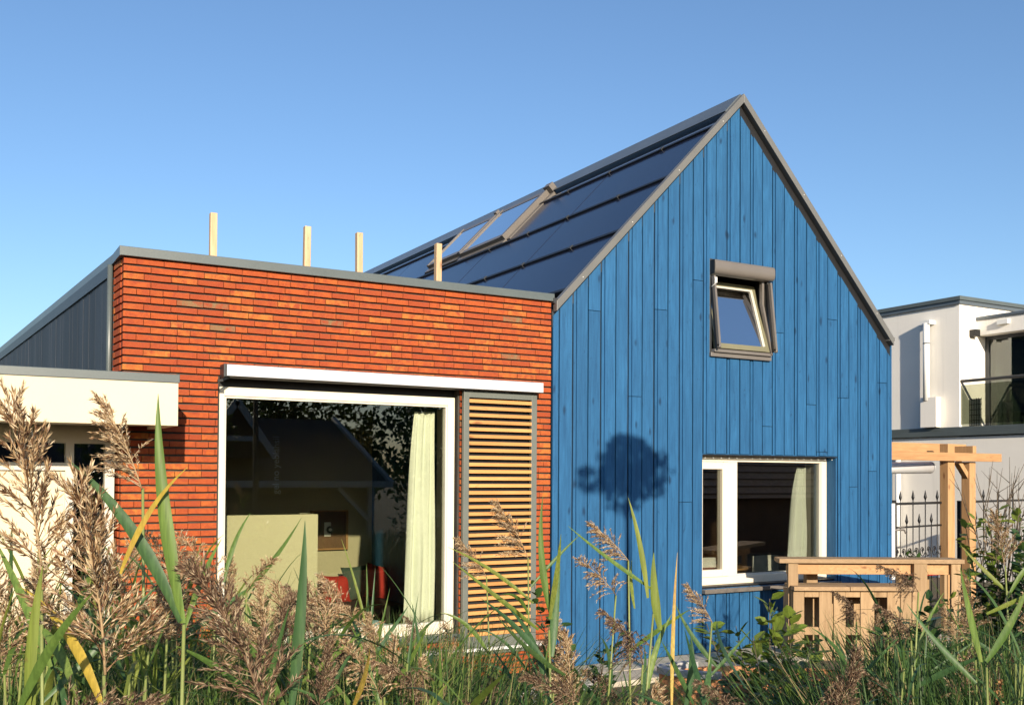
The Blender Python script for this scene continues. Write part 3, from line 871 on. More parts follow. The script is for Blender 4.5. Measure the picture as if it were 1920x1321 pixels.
# tilted sash: bottom out, top in
def tp(x, t, o=0.0):      # t 0 bottom .. 1 top ; o outward
    B = Vector((x, -0.085, z0+0.06)); T = Vector((x, 0.16, z1-0.195))
    d = (T-B); nrm = Vector((0, -d.z, d.y)).normalized()
    return B + d*t + nrm*o
def tslab(mb, x0, x1, t0, t1, o0, o1):
    P = [tp(x0,t0,o0),tp(x1,t0,o0),tp(x1,t1,o0),tp(x0,t1,o0),tp(x0,t0,o1),tp(x1,t0,o1),tp(x1,t1,o1),tp(x0,t1,o1)]
    return mb.add(P, [(0,3,2,1),(4,5,6,7),(0,1,5,4),(1,2,6,5),(2,3,7,6),(3,0,4,7)])
mb = MB(); i0, i1 = a+0.05, b-0.055
tslab(mb, i0, i0+0.05, 0, 1, -0.05, 0.0); tslab(mb, i1-0.06, i1, 0, 1, -0.05, 0.0)
tslab(mb, i0+0.05, i1-0.06, 0, 0.075, -0.05, 0.004); tslab(mb, i0+0.05, i1-0.06, 0.93, 1, -0.05, 0.0)
sash = part('sash', mb, M['olive'], uw, 0.003)
mb = MB(); tslab(mb, i0+0.05, i1-0.06, 0.075, 0.93, -0.018, -0.010)
part('pane', mb, M['glass_sky'], uw)
mb = MB(); tslab(mb, i1-0.088, i1-0.072, 0.075, 0.93, -0.009, 0.004); tslab(mb, i1-0.072, i1-0.061, 0.075, 0.93, -0.009, 0.010); tslab(mb, i0+0.05,i1-0.09,0.905,0.93,-0.009,0.006)
part('sash_bead', mb, M['soffit'], uw)
mb = MB(); mb.beam((b-0.075,0.02,z1-0.16), (b-0.075,0.02,z0+0.60), 0.03, 0.04, (0,1,0)); mb.beam((b-0.075,0.02,z0+0.60),(b-0.03,-0.08,z0+0.03),0.025,0.04,(0,1,0))
part('stay_arm', mb, M['taupe'], uw)

# ------------------------------------------------------------------ things inside the brick room
def curtain(x0, x1, xb0, xb1, y, z0, z1, label, folds=7, mat='curtain'):
    mb = MB(); nu, nv = folds*6, 14; vs = []
    for j in range(nv+1):
        t = j/nv; a = x0 + (xb0-x0)*t**0.8; b = x1 + (xb1-x1)*t**0.8; z = z1 + (z0-z1)*t
        for i in range(nu+1):
            s = i/nu
            ph = s*folds*2*PI + 1.3*math.sin(s*5.1+1.0) + 0.6*math.sin(t*3+s*2)
            am = 0.030*(0.45+0.55*math.sin(s*4.3+0.6)**2)*(0.6+0.6*t)
            vs.append((a+(b-a)*s, y + am*math.sin(ph) + 0.010*math.sin(s*13+t*6) + 0.012*math.sin(t*4+s*3), z))
    mb.add(vs, [(j*(nu+1)+i, j*(nu+1)+i+1, (j+1)*(nu+1)+i+1, (j+1)*(nu+1)+i) for j in range(nv) for i in range(nu)], True)
    o = solo('curtain', mb, M[mat], label, 'curtain')
    md = o.modifiers.new('thickness', 'SOLIDIFY'); md.thickness = 0.006
    return o
curtain(2.60, 2.80, 2.50, 2.80, 0.24, 0.72, 2.69, 'pale green curtain hanging at the right side of the big window', 4)
curtain(7.58, 7.70, 7.40, 7.69, 0.33, 0.98, 2.22, 'pale curtain bunched at the right of the lower blue house window', 3)
cab = thing('room_divider', 'cream half-height room divider behind the left part of the big window', 'divider', (1.2,0.95,0.215))
part('panel', MB().box(0.55,1.885,0.85,0.89,0.215,1.725), M['creampanel'], cab, 0.004)
part('end_panel', MB().box(1.83,1.88,0.891,1.25,0.215,1.725), M['creampanel'], cab, 0.004)
def cushion(mat, c, w, h, d, ry, rz, label):
    mb = MB(); nu = 10; vs = []; fs = []
    for sgn in (-1, 1):
        o = len(vs)
        for j in range(nu+1):
            for i in range(nu+1):
                u = i/nu*2-1; v = j/nu*2-1
                pinch = 1 - 0.10*(1-abs(u)**2)*abs(v)**4 - 0.0
                th = (1-u**4)*(1-v**4)
                vs.append((u*w/2*(1-0.10*(1-v*v)), sgn*d/2*th**0.6, v*h/2*(1-0.10*(1-u*u))))
        for j in range(nu):
            for i in range(nu): fs.append((o+j*(nu+1)+i, o+j*(nu+1)+i+1, o+(j+1)*(nu+1)+i+1, o+(j+1)*(nu+1)+i))
    R = Euler((rad(-14), ry, rz)).to_matrix()
    mb.add([R @ Vector(p) + Vector(c) for p in vs], fs, True)
    return solo('cushion', mb, M[mat], label, 'cushion')
sofa = thing('sofa', 'dark sofa against the far wall inside the brick extension', 'sofa', (3.6,4.2,0.215))
part('seat', MB().box(2.7,4.7,3.55,4.6,0.22,0.44), M['sofa'], sofa, 0.03)
part('backrest', MB().box(2.7,4.7,4.45,4.68,0.45,0.66), M['sofa'], sofa, 0.03)
part('armrest', MB().box(2.5,2.69,3.55,4.6,0.22,0.62), M['sofa'], sofa, 0.03)
cushion('red', (3.90,4.20,0.67), 0.46,0.46,0.16, rad(12), 0, 'red cushion with pointed corner on the dark sofa')
cushion('green_f', (3.62,4.26,0.68), 0.46,0.46,0.16, rad(-6), 0, 'dark green cushion on the sofa beside the red one')
cushion('red', (3.30,4.26,0.60), 0.40,0.38,0.16, rad(0), 0, 'small dark red cushion at the left of the green one')
pic = thing('picture', 'brown picture in a wooden frame with a small round motif', 'picture', (3.3,4.66,1.1))
part('board', MB().box(3.10,3.56,4.655,4.69,1.11,1.60), M['brownpic'], pic)
part('frame', MB().box(3.07,3.10,4.60,4.69,1.09,1.62).box(3.56,3.59,4.63,4.69,1.09,1.62).box(3.10,3.56,4.63,4.69,1.09,1.11).box(3.10,3.56,4.63,4.69,1.60,1.62), M['frame_w'], pic)
part('mount', MB().box(3.26,3.35,4.648,4.654,1.27,1.46), M['whiteplastic'], pic)
mb = MB(); mb.tube([(3.335,4.63,1.36),(3.335,4.647,1.36)], 0.05, 16); part('dial', mb, M['black'], pic)
mb = MB(); mb.tube([(3.335,4.622,1.36),(3.335,4.629,1.36)], 0.022, 12); part('hub', mb, M['whiteplastic'], pic)
mb = MB(); nu = 16; vs = []
for j in range(9):
    for i in range(nu+1):
        s = i/nu; t = j/8
        vs.append((1.95+0.75*s, 0.22+0.20*t, 0.675+0.13*math.sin(t*PI)*(0.55+0.45*math.sin(s*5+0.5))*(0.5+0.7*s)+0.02*math.sin(s*23+t*9)))
mb.add(vs, [(j*(nu+1)+i, j*(nu+1)+i+1, (j+1)*(nu+1)+i+1, (j+1)*(nu+1)+i) for j in range(8) for i in range(nu)], True)
solo('blanket', mb, M['blanket'], 'light blue floral blanket heaped on the window board', 'blanket')
# vertical lettering on the dark wall part of the room
def letters(txt, size, mat, name, mtx, label, cat):
    cu = bpy.data.curves.new('lettering', 'FONT'); cu.body = txt; cu.size = size; cu.extrude = 0.002
    ob = bpy.data.objects.new('lettering_tmp', cu); COL.objects.link(ob)
    dg = bpy.context.evaluated_depsgraph_get()
    me = bpy.data.meshes.new_from_object(ob.evaluated_get(dg)); me.name = name
    bpy.data.objects.remove(ob)
    me.materials.clear(); me.materials.append(mat)
    o = link(name, me); o.matrix_world = mtx
    return tag(o, label, cat)
mt = Matrix.Translation((2.64,4.68,1.84)) @ Matrix.Rotation(PI/2,4,'X') @ Matrix.Rotation(PI/2,4,'Z')
letters('gel no yeblahsil', 0.125, M['greyline'], 'wall_lettering', mt, 'faint vertical grey lettering on the dark wall inside the big window', 'lettering')
# furniture behind the lower blue window
def shell_chair(x, y, label):
    t = thing('chair', label, 'chair', (x,y,0.21))
    mb = MB(); nu, nv = 8, 8; vs = []
    for j in range(nv+1):
        v = j/nv
        for i in range(nu+1):
            u = i/nu*2-1
            yy = -0.2 + 0.36*min(1, v*1.7); zz = 0.45 + (max(0, v-0.45)/0.55)**1.2*0.45
            vs.append((x + u*0.23*(1-0.25*max(0,v-0.6)), y + yy + 0.07*(max(0,v-.5))-0.05*u*u*v, 0.21+zz+0.05*u*u*(1-v)))
    mb.add(vs, [(j*(nu+1)+i, j*(nu+1)+i+1, (j+1)*(nu+1)+i+1, (j+1)*(nu+1)+i) for j in range(nv) for i in range(nu)], True)
    o = part('shell', mb, M['whiteplastic'], t); o.modifiers.new('t','SOLIDIFY').thickness = 0.012
    for sx in (-1,1):
        for sy in (-1,1):
            part('leg', MB().tube([(x+sx*0.15,y+sy*0.12,0.65),(x+sx*0.2,y+sy*0.18,0.215)], 0.012, 6), M['frame_w'], t)
shell_chair(6.87,1.05,'white shell chair behind the window mullion of the blue house')
shell_chair(7.86,1.0,'white shell chair below the curtain behind the blue house window')
tb = thing('table', 'round wooden table behind the lower blue house window', 'table', (7.2,1.25,0.21))
part('top', MB().tube([(7.2,1.25,0.965),(7.2,1.25,0.99)], 0.34, 24), M['frame_w'], tb)
part('foot', MB().tube([(7.2,1.25,0.215),(7.2,1.25,0.965)], 0.05, 10), M['sofa'], tb)
for x, lb in ((6.14,'left red box on the inner sill of the small window'), (6.28,'right red box on the inner sill of the small window')):
    solo('storage_box', MB().box(x-0.055,x+0.055,0.26,0.36,0.93,1.085), M['red'], lb, 'box', bev=0.004)
solo('book_stack', MB().box(7.12,7.40,0.25,0.38,0.93,0.96).box(7.13,7.39,0.255,0.378,0.961,0.99).box(7.14,7.38,0.255,0.375,0.991,1.015), M['green_f'], 'low stack of green books on the inner sill behind the bar', 'books')

# ------------------------------------------------------------------ neighbouring white house
nb = thing('white_house', 'white rendered modern house with balcony and grey roof edge, right of the blue house', 'house', (18,5,G0))
NX, NY = 15.46, 3.97
part('ground_floor_wall', MB().box(NX, 24, -6, 14, 0.0, 2.88), M['render_w'], nb)
part('terrace_edge', MB().box(NX-0.06, NX+0.30, -6.1, 14.05, 2.90, 3.00).box(NX-0.04, NX+0.30, -6.08, 14.05, 3.001, 3.07), M['coping'], nb, 0.006)
part('terrace_floor', MB().box(NX+0.301, 24, -6, NY, 2.881, 3.02), M['concrete'], nb)
part('upper_wall', MB().box(NX+0.03, 24, NY, 14, 2.885, 5.47), M['render_w'], nb)
part('roof_edge', MB().box(NX-0.04, 24.1, NY-0.07, 14.1, 5.471, 5.545), M['coping'], nb, 0.004)
part('roof_edge_lower', MB().box(NX-0.01, 24.1, NY-0.04, 14.05, 5.40, 5.4705), M['ridge'], nb)
# wing with glazing towards -X
GX = 16.2
part('wing_wall', MB().box(GX+0.04, 24, -3.0, NY-0.001, 4.83, 5.10).box(GX+0.04,24,-3.0,-1.2,3.02,4.83), M['render_w'], nb)
part('wing_canopy', MB().box(GX-0.20, GX+0.039, -3.05, NY-0.002, 4.83, 5.12), M['render_w'], nb, 0.004)
part('wing_canopy_edge', MB().box(GX-0.23, 24, -3.08, NY-0.003, 5.121, 5.19), M['ridge'], nb, 0.02)
mb = MB()
mb.box(GX+0.05,GX+0.12,NY-0.08,NY-0.01,3.05,4.829); mb.box(GX+0.05,GX+0.12,-1.2,NY-0.08,4.76,4.829); mb.box(GX+0.05,GX+0.12,-1.2,NY-0.08,3.03,3.09)
for y in (2.0,0.4,-1.13): mb.box(GX+0.05,GX+0.12,y-0.04,y+0.04,3.09,4.76)
sw = part('sliding_window', mb, M['darkmetal'], nb, 0.004)
for y0, y1 in ((2.04,NY-0.08),(0.44,1.96),(-1.09,0.36)):
    part('pane', MB().box(GX+0.08,GX+0.088,y0,y1,3.09,4.76), M['glass_green'], sw)
part('interior', MB().box(21,21.1,-1.2,NY-0.1,3.02,4.82).box(GX+0.2,21,NY-0.12,NY-0.01,3.02,4.82), M['room'], nb)
part('terrace_room_floor', MB().box(GX+0.13,21,-1.2,NY-0.13,3.021,3.04), M['floor'], nb)
# balcony rail
rl = part('handrail', MB().tube([(NX+0.08,4.32,3.935),(NX+0.08,-5.9,3.935)], 0.032, 10), M['darkmetal'], nb)
for y in (4.30,2.62,0.9,-0.8): 
    part('rail_post', MB().box(NX+0.055,NX+0.095,y-0.02,y+0.02,3.07,3.91), M['silver'], rl)
for y0, y1 in ((2.68,4.24),(0.96,2.56),(-0.74,0.84)):
    part('rail_pane', MB().box(NX+0.07,NX+0.08,y0,y1,3.12,3.86), M['glass_rail'], rl)
# pipes, lamps and boxes on the wall
mb = MB(); mb.tube([(NX-0.10,4.60,3.60),(NX-0.10,4.60,5.10)], 0.062, 14); mb.box(NX-0.14,NX+0.035,4.50,4.72,5.08,5.155)
dp = part('downpipe', mb, M['whiteplastic'], nb)
part('pipe_clip', MB().tube([(NX-0.10,4.60,4.70),(NX-0.10,4.60,4.72)], 0.066, 14), M['darkmetal'], dp)
part('pipe_box', MB().box(NX-0.13,NX+0.02,4.36,4.72,3.08,3.66), M['render_w'], nb, 0.005)
mb = MB(); mb.tube([(NX-0.12,5.25,0.2),(NX-0.12,5.25,2.50)], 0.055, 14); mb.box(NX-0.16,NX,5.17,5.35,2.48,2.56)
part('lower_downpipe', mb, M['whiteplastic'], nb)
part('wall_lamp', MB().box(15.78,15.93,NY-0.13,NY-0.001,4.80,4.93), M['black'], nb, 0.004)
part('canopy_lamp', MB().box(GX-0.27,GX-0.201,3.28,3.50,4.98,5.07), M['whiteplastic'], nb, 0.004)
pl = thing('pendant_lamp', 'round glass pendant lamp behind the white house terrace window', 'lamp', (17.0,3.17,4.2))
part('globe', MB().sphere((17.0,3.17,4.42),0.19,20,14), M['glass_rail'], pl)
part('bulb_cluster', MB().sphere((17.0,3.17,4.42),0.06,10,8).tube([(17.0,3.17,4.42),(17.0,3.17,4.82)],0.008,6), M['whiteplastic'], pl)
gr = thing('wire_rack', 'black wire grid rack on the terrace of the white house', 'rack', (15.75,4.1,3.05))
part('backing', MB().box(NX+0.33,NX+0.335,3.99-0.25,3.96-0.005+0.0,3.10,3.60), M['whiteplastic'], gr)
g = MB()
for i in range(6): g.tube([(NX+0.32,3.72+i*0.05,3.06),(NX+0.32,3.72+i*0.05,3.62)],0.006,5)
for i in range(6): g.tube([(NX+0.32,3.71,3.10+i*0.10),(NX+0.32,3.98,3.10+i*0.10)],0.006,5)
part('grid', g, M['black'], gr)

# ------------------------------------------------------------------ pergola
pg = thing('pergola', 'raw timber pergola between the blue house and the white house', 'pergola', (11.0,1.5,G0))
part('post', MB().box(11.46,11.61,1.20,1.34,0.1,2.60), M['pine'], pg, 0.004)
part('post', MB().box(11.96,12.10,1.21,1.35,0.1,2.345), M['pine'], pg, 0.004)
part('beam', MB().box(8.9,12.60,1.13,1.196,2.35,2.47), M['pinex'], pg, 0.004)
part('beam', MB().box(8.9,12.45,1.62,1.68,2.47,2.62), M['pinex'], pg, 0.004)
part('beam', MB().box(12.02,12.10,1.197,2.6,2.472,2.58), M['pine'], pg, 0.004)
mb = MB(); mb.beam((12.02,1.28,2.08),(11.78,1.28,2.34),0.07,0.09,(0,1,0)); part('brace', mb, M['pine'], pg, 0.004)
mb = MB(); mb.tube([(9.2,1.75,2.22),(11.35,1.42,2.255)], 0.085, 16); mb.tube([(11.352,1.42,2.255),(11.36,1.42,2.255)], 0.088, 16)
solo('awning_roll', mb, M['silver'], 'grey round awning roll under the pergola beam', 'awning roll')

# ------------------------------------------------------------------ wrought iron fence
def fence_panel(a, b, label, bars):
    A = Vector(a); B = Vector(b); d = (B-A); L = d.length; n = d/L
    t = thing('iron_fence_panel', label, 'fence', (A+B)/2, 'iron fence panels')
    t.location.z = G0
    zt, zm, zb, zl = 1.745, 1.42, 0.95, 0.35
    def P(s, z): q = A + n*s; return (q.x, q.y, z)
    for z, h in ((zt,0.035),(zm,0.025),(zl,0.03)):
        part('rail', MB().beam(P(0,z), P(L,z), 0.025, h), M['black'], t)
    for s in (0.0, L): part('end_post', MB().beam(P(s,0.2), P(s,zt+0.02), 0.055, 0.055, (1,0,0)), M['black'], t)
    for i in range(1, bars):
        s = L*i/bars; tall = i % 2 == 1
        top = 1.80 if tall else 1.47
        mb = MB(); mb.tube([P(s,zl),P(s,top)], 0.008, 6)
        mb.tube([P(s,top-0.01),P(s,top+0.03),P(s,top+0.06),P(s,top+0.13)], [0.009,0.022,0.016,0.002], 8)
        part('bar', mb, M['black'], t)
    for i in range(bars):
        s0 = L*i/bars; s1 = L*(i+1)/bars; c = (s0+s1)/2; r = (s1-s0)*0.42; zz = 1.07
        pts = []
        for k in range(18):
            aa = rad(200+k*20) if i % 2 else rad(-20-k*20)
            rr = r*(1-0.028*k)
            pts.append(P(c+rr*math.cos(aa), zz+rr*math.sin(aa)))
        mb = MB(); mb.tube(pts, 0.006, 5)
        lf = P(c, zz); q = n*r*0.4
        mb.add([(lf[0]-q.x,lf[1]-q.y,zz+0.01),(lf[0],lf[1]-0.006,zz-0.05),(lf[0]+q.x,lf[1]+q.y,zz+0.012),(lf[0],lf[1]-0.006,zz+0.05)],[(0,1,2,3)])
        part('scroll', mb, M['black'], t)
A0 = Vector((9.94,0.98,0)); A1 = Vector((14.28,1.95,0))
dv = (A1-A0)
fence_panel(A0+dv*0.03, A0+dv*0.365, 'black iron fence panel with spear tips, left of the pergola posts', 8)
fence_panel(A0+dv*0.49, A0+dv*1.12, 'black iron fence panel with spear tips, right of the pergola posts', 10)
fp = thing('fence_post', 'white square fence post with black spear tip beside the blue house', 'post', (9.86,0.92,G0))
part('post', MB().box(9.80,9.92,0.86,0.98,0.1,1.76), M['whiteplastic'], fp, 0.004)
part('cap', MB().box(9.79,9.93,0.85,0.99,1.761,1.80), M['black'], fp)
part('tip', MB().tube([(9.86,0.92,1.80),(9.86,0.92,1.84),(9.86,0.92,1.88),(9.86,0.92,1.94)],[0.01,0.024,0.016,0.002],8), M['black'], fp)
tp_ = MB().tube([(9.93,0.90,1.40),(10.10,0.86,1.40)],0.012,8).tube([(10.10,0.86,1.40),(10.12,0.85,1.35)],0.012,8).tube([(9.96,0.84,1.44),(10.06,0.82,1.44)],0.008,6)
solo('garden_tap', tp_, M['taupe'], 'brass garden tap on the white fence post', 'tap')

# ------------------------------------------------------------------ timber bar
DX, DY = math.cos(0.50), -math.sin(0.50)            # along the bar
NXx, NYy = -math.sin(0.50), -math.cos(0.50)         # out of its front
BO = Vector((6.44,-0.50,0))
def bp(s, d, z): return Vector((BO.x + s*DX + d*NXx, BO.y + s*DY + d*NYy, z))
def bbox(mb, s0, s1, d0, d1, z0, z1):
    P = [bp(s,d,z) for z in (z0,z1) for s,d in ((s0,d0),(s1,d0),(s1,d1),(s0,d1))]
    return mb.add(P, [(0,3,2,1),(4,5,6,7),(0,1,5,4),(1,2,6,5),(2,3,7,6),(3,0,4,7)])
bar = thing('bar_counter', 'raised garden bar of pallet timber in front of the blue wall', 'bar', tuple(bp(0.9,0,G0)))
zt = 1.25
part('top_board', bbox(MB(), 0.0, 1.95, -0.06, 0.085, zt-0.045, zt), M['barx'], bar, 0.003)
part('top_board', bbox(MB(), 0.03, 1.95, -0.22, -0.063, zt-0.045, zt-0.001), M['barx'], bar, 0.003)
part('apron', bbox(MB(), 0.10, 1.93, -0.02, 0.015, zt-0.165, zt-0.047), M['pinex'], bar, 0.003)
part('post', bbox(MB(), 0.10, 0.205, 0.017, 0.06, 0.2, zt-0.047), M['bar'], bar, 0.003)
part('post', bbox(MB(), 0.40, 0.52, -0.40, -0.28, 0.2, zt-0.17), M['bar'], bar, 0.003)
part('post', bbox(MB(), 1.42, 1.56, 0.017, 0.075, 0.2, zt-0.047), M['bar'], bar, 0.003)
part('post', bbox(MB(), 1.82, 1.92, 0.017, 0.06, 0.2, zt-0.047), M['bar'], bar, 0.003)
part('shelf_board', bbox(MB(), 0.12, 0.70, 0.062, 0.20, 0.93, 0.972), M['barx'], bar, 0.003)
part('shelf_board', bbox(MB(), 0.704, 1.40, 0.062, 0.205, 0.932, 0.974), M['barx'], bar, 0.003)
part('shelf_board', bbox(MB(), 0.15, 1.40, -0.25, 0.016, 0.934, 0.968), M['barx'], bar, 0.003)
s = 0.125
for i, (w, full) in enumerate(((0.12,1),(0.15,0),(0.14,1),(0.012,2),(0.13,1),(0.15,0),(0.15,1),(0.13,0),(0.14,1),(0.12,1),(0.10,1))):
    if full == 1: part('front_board', bbox(MB(), s+0.003, s+w-0.003, 0.12, 0.145, 0.2, 0.928), M['bar'], bar, 0.003)
    elif full == 0:
        part('cross_piece', bbox(MB(), s, s+w, 0.10, 0.14, 0.86, 0.927), M['bar'], bar, 0.002)
        part('cross_piece', bbox(MB(), s, s+w, 0.10, 0.14, 0.47, 0.55), M['bar'], bar, 0.002)
    s += w
part('rear_panel', bbox(MB(), 0.35, 1.38, -0.24, -0.22, 0.25, 0.90), M['bar'], bar)
part('side_board', bbox(MB(), 0.122, 0.150, -0.2, 0.118, 0.2, 0.925), M['bar'], bar)
# red seat beyond the bar
rs = thing('red_stool', 'red stool seat showing behind the right end of the bar', 'stool', (9.3,0.1,G0))
part('seat', MB().box(9.15,9.75,-0.1,0.25,0.90,0.94), M['red'], rs, 0.01)
for x in (9.17,9.68):
    for y in (-0.08,0.18): part('leg', MB().box(x,x+0.05,y,y+0.05,0.15,0.90), M['bar'], rs)
# terracotta tub
TBX, TBY = 3.30, -3.52
tub = thing('terracotta_tub', 'large terracotta tub with grey stone rim in front of the blue wall', 'tub', (TBX,TBY,0.1))
def oval(cx, cy, a, b, n=40, ang=-0.50): 
    return [(cx + a*math.cos(t)*math.cos(ang) - b*math.sin(t)*math.sin(ang), cy + a*math.cos(t)*math.sin(ang) + b*math.sin(t)*math.cos(ang)) for t in [2*PI*k/n for k in range(n)]]
def ring(mb, o, i, z0, z1, k0=0, k1=None):
    n = len(o); k1 = n if k1 is None else k1
    vs = [(x,y,z0) for x,y in o]+[(x,y,z1) for x,y in o]+[(x,y,z0) for x,y in i]+[(x,y,z1) for x,y in i]
    fs = []
    for k in range(k0, k1):
        j = (k+1) % n
        fs += [(k,j,n+j,n+k), (2*n+j,2*n+k,3*n+k,3*n+j), (n+k,n+j,3*n+j,3*n+k), (j,k,2*n+k,2*n+j)]
    if k1-k0 < n: fs += [(k0,n+k0,3*n+k0,2*n+k0),(k1%n,2*n+k1%n,3*n+k1%n,n+k1%n)]
    used = sorted(set(i for f in fs for i in f)); ix = {a:b for b,a in enumerate(used)}
    return mb.add([vs[i] for i in used], [tuple(ix[i] for i in f) for f in fs])
part('wall', ring(MB(), oval(TBX,TBY,0.62,0.24), oval(TBX,TBY,0.585,0.205), 0.0, 0.86), M['terracotta'], tub)
part('rim', ring(MB(), oval(TBX,TBY,0.635,0.255), oval(TBX,TBY,0.575,0.195), 0.861, 0.90, 14, 27), M['concrete'], tub)
part('soil', MB().prismz(oval(TBX,TBY,0.585,0.205), 0.1, 0.80), M['ground'], tub)

# ------------------------------------------------------------------ houses and trees behind the viewpoint (seen in the panes or casting shade)
op = thing('bungalow', 'dark brick bungalow with white gable boards, mirrored in the big window', 'house', (4,-18,0))
OY = -16.0
part('wall', MB().box(-1.0,8.5,-22,OY,0.0,2.0), M['darkbrick'], op)
part('roof', MB().add([(-1.4,OY+0.4,1.85),(8.9,OY+0.4,1.85),(8.5,-19,3.65),(-1.4,-19,3.65),(8.9,-22.4,1.85),(-1.4,-22.4,1.85)],[(0,1,2,3),(3,2,4,5),(1,4,2),(0,3,5)]), M['rooftile'], op)
part('verge_board', MB().beam((8.92,OY+0.4,1.88),(8.52,-19.0,3.70),0.12,0.10), M['boards'], op)
part('eaves_board', MB().beam((4.5,OY+0.44,1.86),(8.9,OY+0.44,1.86),0.1,0.16), M['boards'], op)
part('cross_gable', MB().prism([(4.0,2.5),(5.8,2.5),(4.9,3.75)],OY-1.5,OY+0.35), M['darkbrick'], op)
part('gable_board', MB().beam((3.95,OY+0.42,2.5),(4.9,OY+0.42,3.85),0.08,0.16).beam((5.85,OY+0.42,2.5),(4.9,OY+0.42,3.85),0.08,0.16).beam((4.3,OY+0.42,2.95),(5.5,OY+0.42,2.95),0.06,0.12).beam((4.9,OY+0.42,2.95),(4.9,OY+0.42,3.7),0.06,0.10), M['boards'], op)
part('porch_post', MB().box(8.3,8.45,OY+0.2,OY+0.35,0,1.8).beam((7.5,OY+0.3,1.75),(8.35,OY+0.3,0.9),0.1,0.1), M['boards'], op)
o2 = thing('outbuilding', 'low outbuilding with brown tiled roof, mirrored in the lower blue window', 'shed', (17,-13,0))
part('wall', MB().box(11.5,24,-16,-11.4,0,1.7), M['darkbrick'], o2)
part('roof', MB().add([(11.2,-11,1.55),(24.3,-11,1.55),(24.3,-13.8,4.0),(11.2,-13.8,4.0),(24.3,-16.5,1.55),(11.2,-16.5,1.55)],[(0,1,2,3),(3,2,4,5),(1,4,2),(0,3,5)]), M['rooftile_b'], o2)
tl = MB()
for r_ in range(13):
    t = (r_+0.5)/13; tl.beam((11.2,-11-2.8*t,1.56+2.45*t+0.01),(24.3,-11-2.8*t,1.56+2.45*t+0.01),0.05,0.035)
part('tile_courses', tl, M['darkbrick'], o2)

M['treeleaf'] = leaf_mat('tree_leaf', (0.03,0.055,0.014), (0.06,0.09,0.022), None, 0.3, 0.5, 'island')
def tree(label, base, h, blobs, leaves, size, trunk_r=0.09, group=None, name='garden_tree'):
    t = thing(name, label, 'tree', base, group)
    bx, by, bz = base
    mb = MB(); mb.tube([(bx,by,bz),(bx+0.03,by,bz+h*0.4),(bx,by+0.03,bz+h*0.9)], [trunk_r,trunk_r*0.85,trunk_r*0.5], 8)
    for (cx,cy,cz,rx,rz) in blobs[:6]:
        mb.tube([(bx,by,bz+h*0.90),((bx+cx)/2,(by+cy)/2,(bz+h*0.90+cz)/2+0.02),(cx,cy,cz)], [trunk_r*0.35,trunk_r*0.28,trunk_r*0.12], 6)
    part('trunk', mb, M['bark'], t)
    mb = MB(); tot = sum(b[3]**2*b[4] for b in blobs)
    for (cx,cy,cz,rx,rz) in blobs:
        for k in range(int(leaves*rx*rx*rz/tot)):
            while True:
                p = Vector((random.uniform(-1,1),random.uniform(-1,1),random.uniform(-1,1)))
                if p.length < 1: break
            p = p.normalized()*(p.length**0.6)
            c = Vector((cx+p.x*rx, cy+p.y*rx, cz+p.z*rz))
            u = Vector((random.gauss(0,1),random.gauss(0,1),random.gauss(0,1))).normalized(); v = u.orthogonal().normalized()
            L = size*random.uniform(0.6,1.3)
            mb.add([c-u*L, c-v*L*0.5, c+u*L, c+v*L*0.5], [(0,1,2,3)])
    part('crown', mb, M['treeleaf'], t)
    return t
# pollard tree whose shadow falls on the gable
PD = 7.25
PT = (4.87-PD*math.sin(SUN_AZ), -PD*math.cos(SUN_AZ))
zc = 2.14 + PD*math.tan(SUN_EL)
def pb(dx, dz, rx, rz): return (PT[0]+dx*0.92, PT[1], zc+dz*0.9+0.03, rx*0.86, rz*0.86)
tree('slender pollard tree behind the viewpoint casting its shadow on the blue gable', (PT[0],PT[1],0.1), zc-0.1,
     [pb(0.02,0.13,0.36,0.25),pb(0.34,0.0,0.18,0.22),pb(-0.14,-0.10,0.30,0.20),pb(-0.55,-0.12,0.13,0.16),pb(-0.42,-0.20,0.11,0.10),pb(0.16,-0.22,0.20,0.12),pb(-0.34,0.10,0.10,0.11),pb(0.46,0.14,0.10,0.08),pb(0.40,-0.22,0.10,0.10),pb(-0.24,-0.36,0.09,0.14),pb(0.10,-0.38,0.08,0.10),pb(-0.62,-0.02,0.07,0.06),pb(0.58,0.0,0.07,0.07),pb(0.52,-0.12,0.06,0.06),pb(-0.08,-0.46,0.07,0.09)], 1750, 0.045, 0.06, None, 'pollard_tree')
for i, (x, y, hh, lb) in enumerate(((2.0,-27,6.0,'broad tree behind the bungalow, leftmost of three'),(9.5,-26,6.2,'broad tree behind the bungalow, middle of three'),(15.5,-25,5.8,'broad tree behind the bungalow, rightmost of three'))):
    bl = [(x+random.uniform(-2.6,2.6), y+random.uniform(-1,1), hh*random.uniform(0.2,0.80), random.uniform(1.3,2.2), random.uniform(1.0,1.6)) for _ in range(11)]
    tree(lb, (x,y,0), hh, bl, 5200, 0.13, 0.22, 'trees behind the bungalow')
tree('rounded unseen tree added behind the viewpoint to shade the reeds at the right', (2.1,-12.0,0.0), 2.6,
     [(2.1+dx, -12.0+dy, zz, 0.75, 0.62) for dx, dy, zz in ((-0.7,0.1,2.6),(0.0,0.2,3.0),(0.75,-0.1,2.6),(0.2,-0.3,2.3),(1.1,0.2,2.9),(-0.3,0.0,2.35))], 1500, 0.075, 0.09)  # out-of-view tree, added only to throw shade on the right-hand reeds

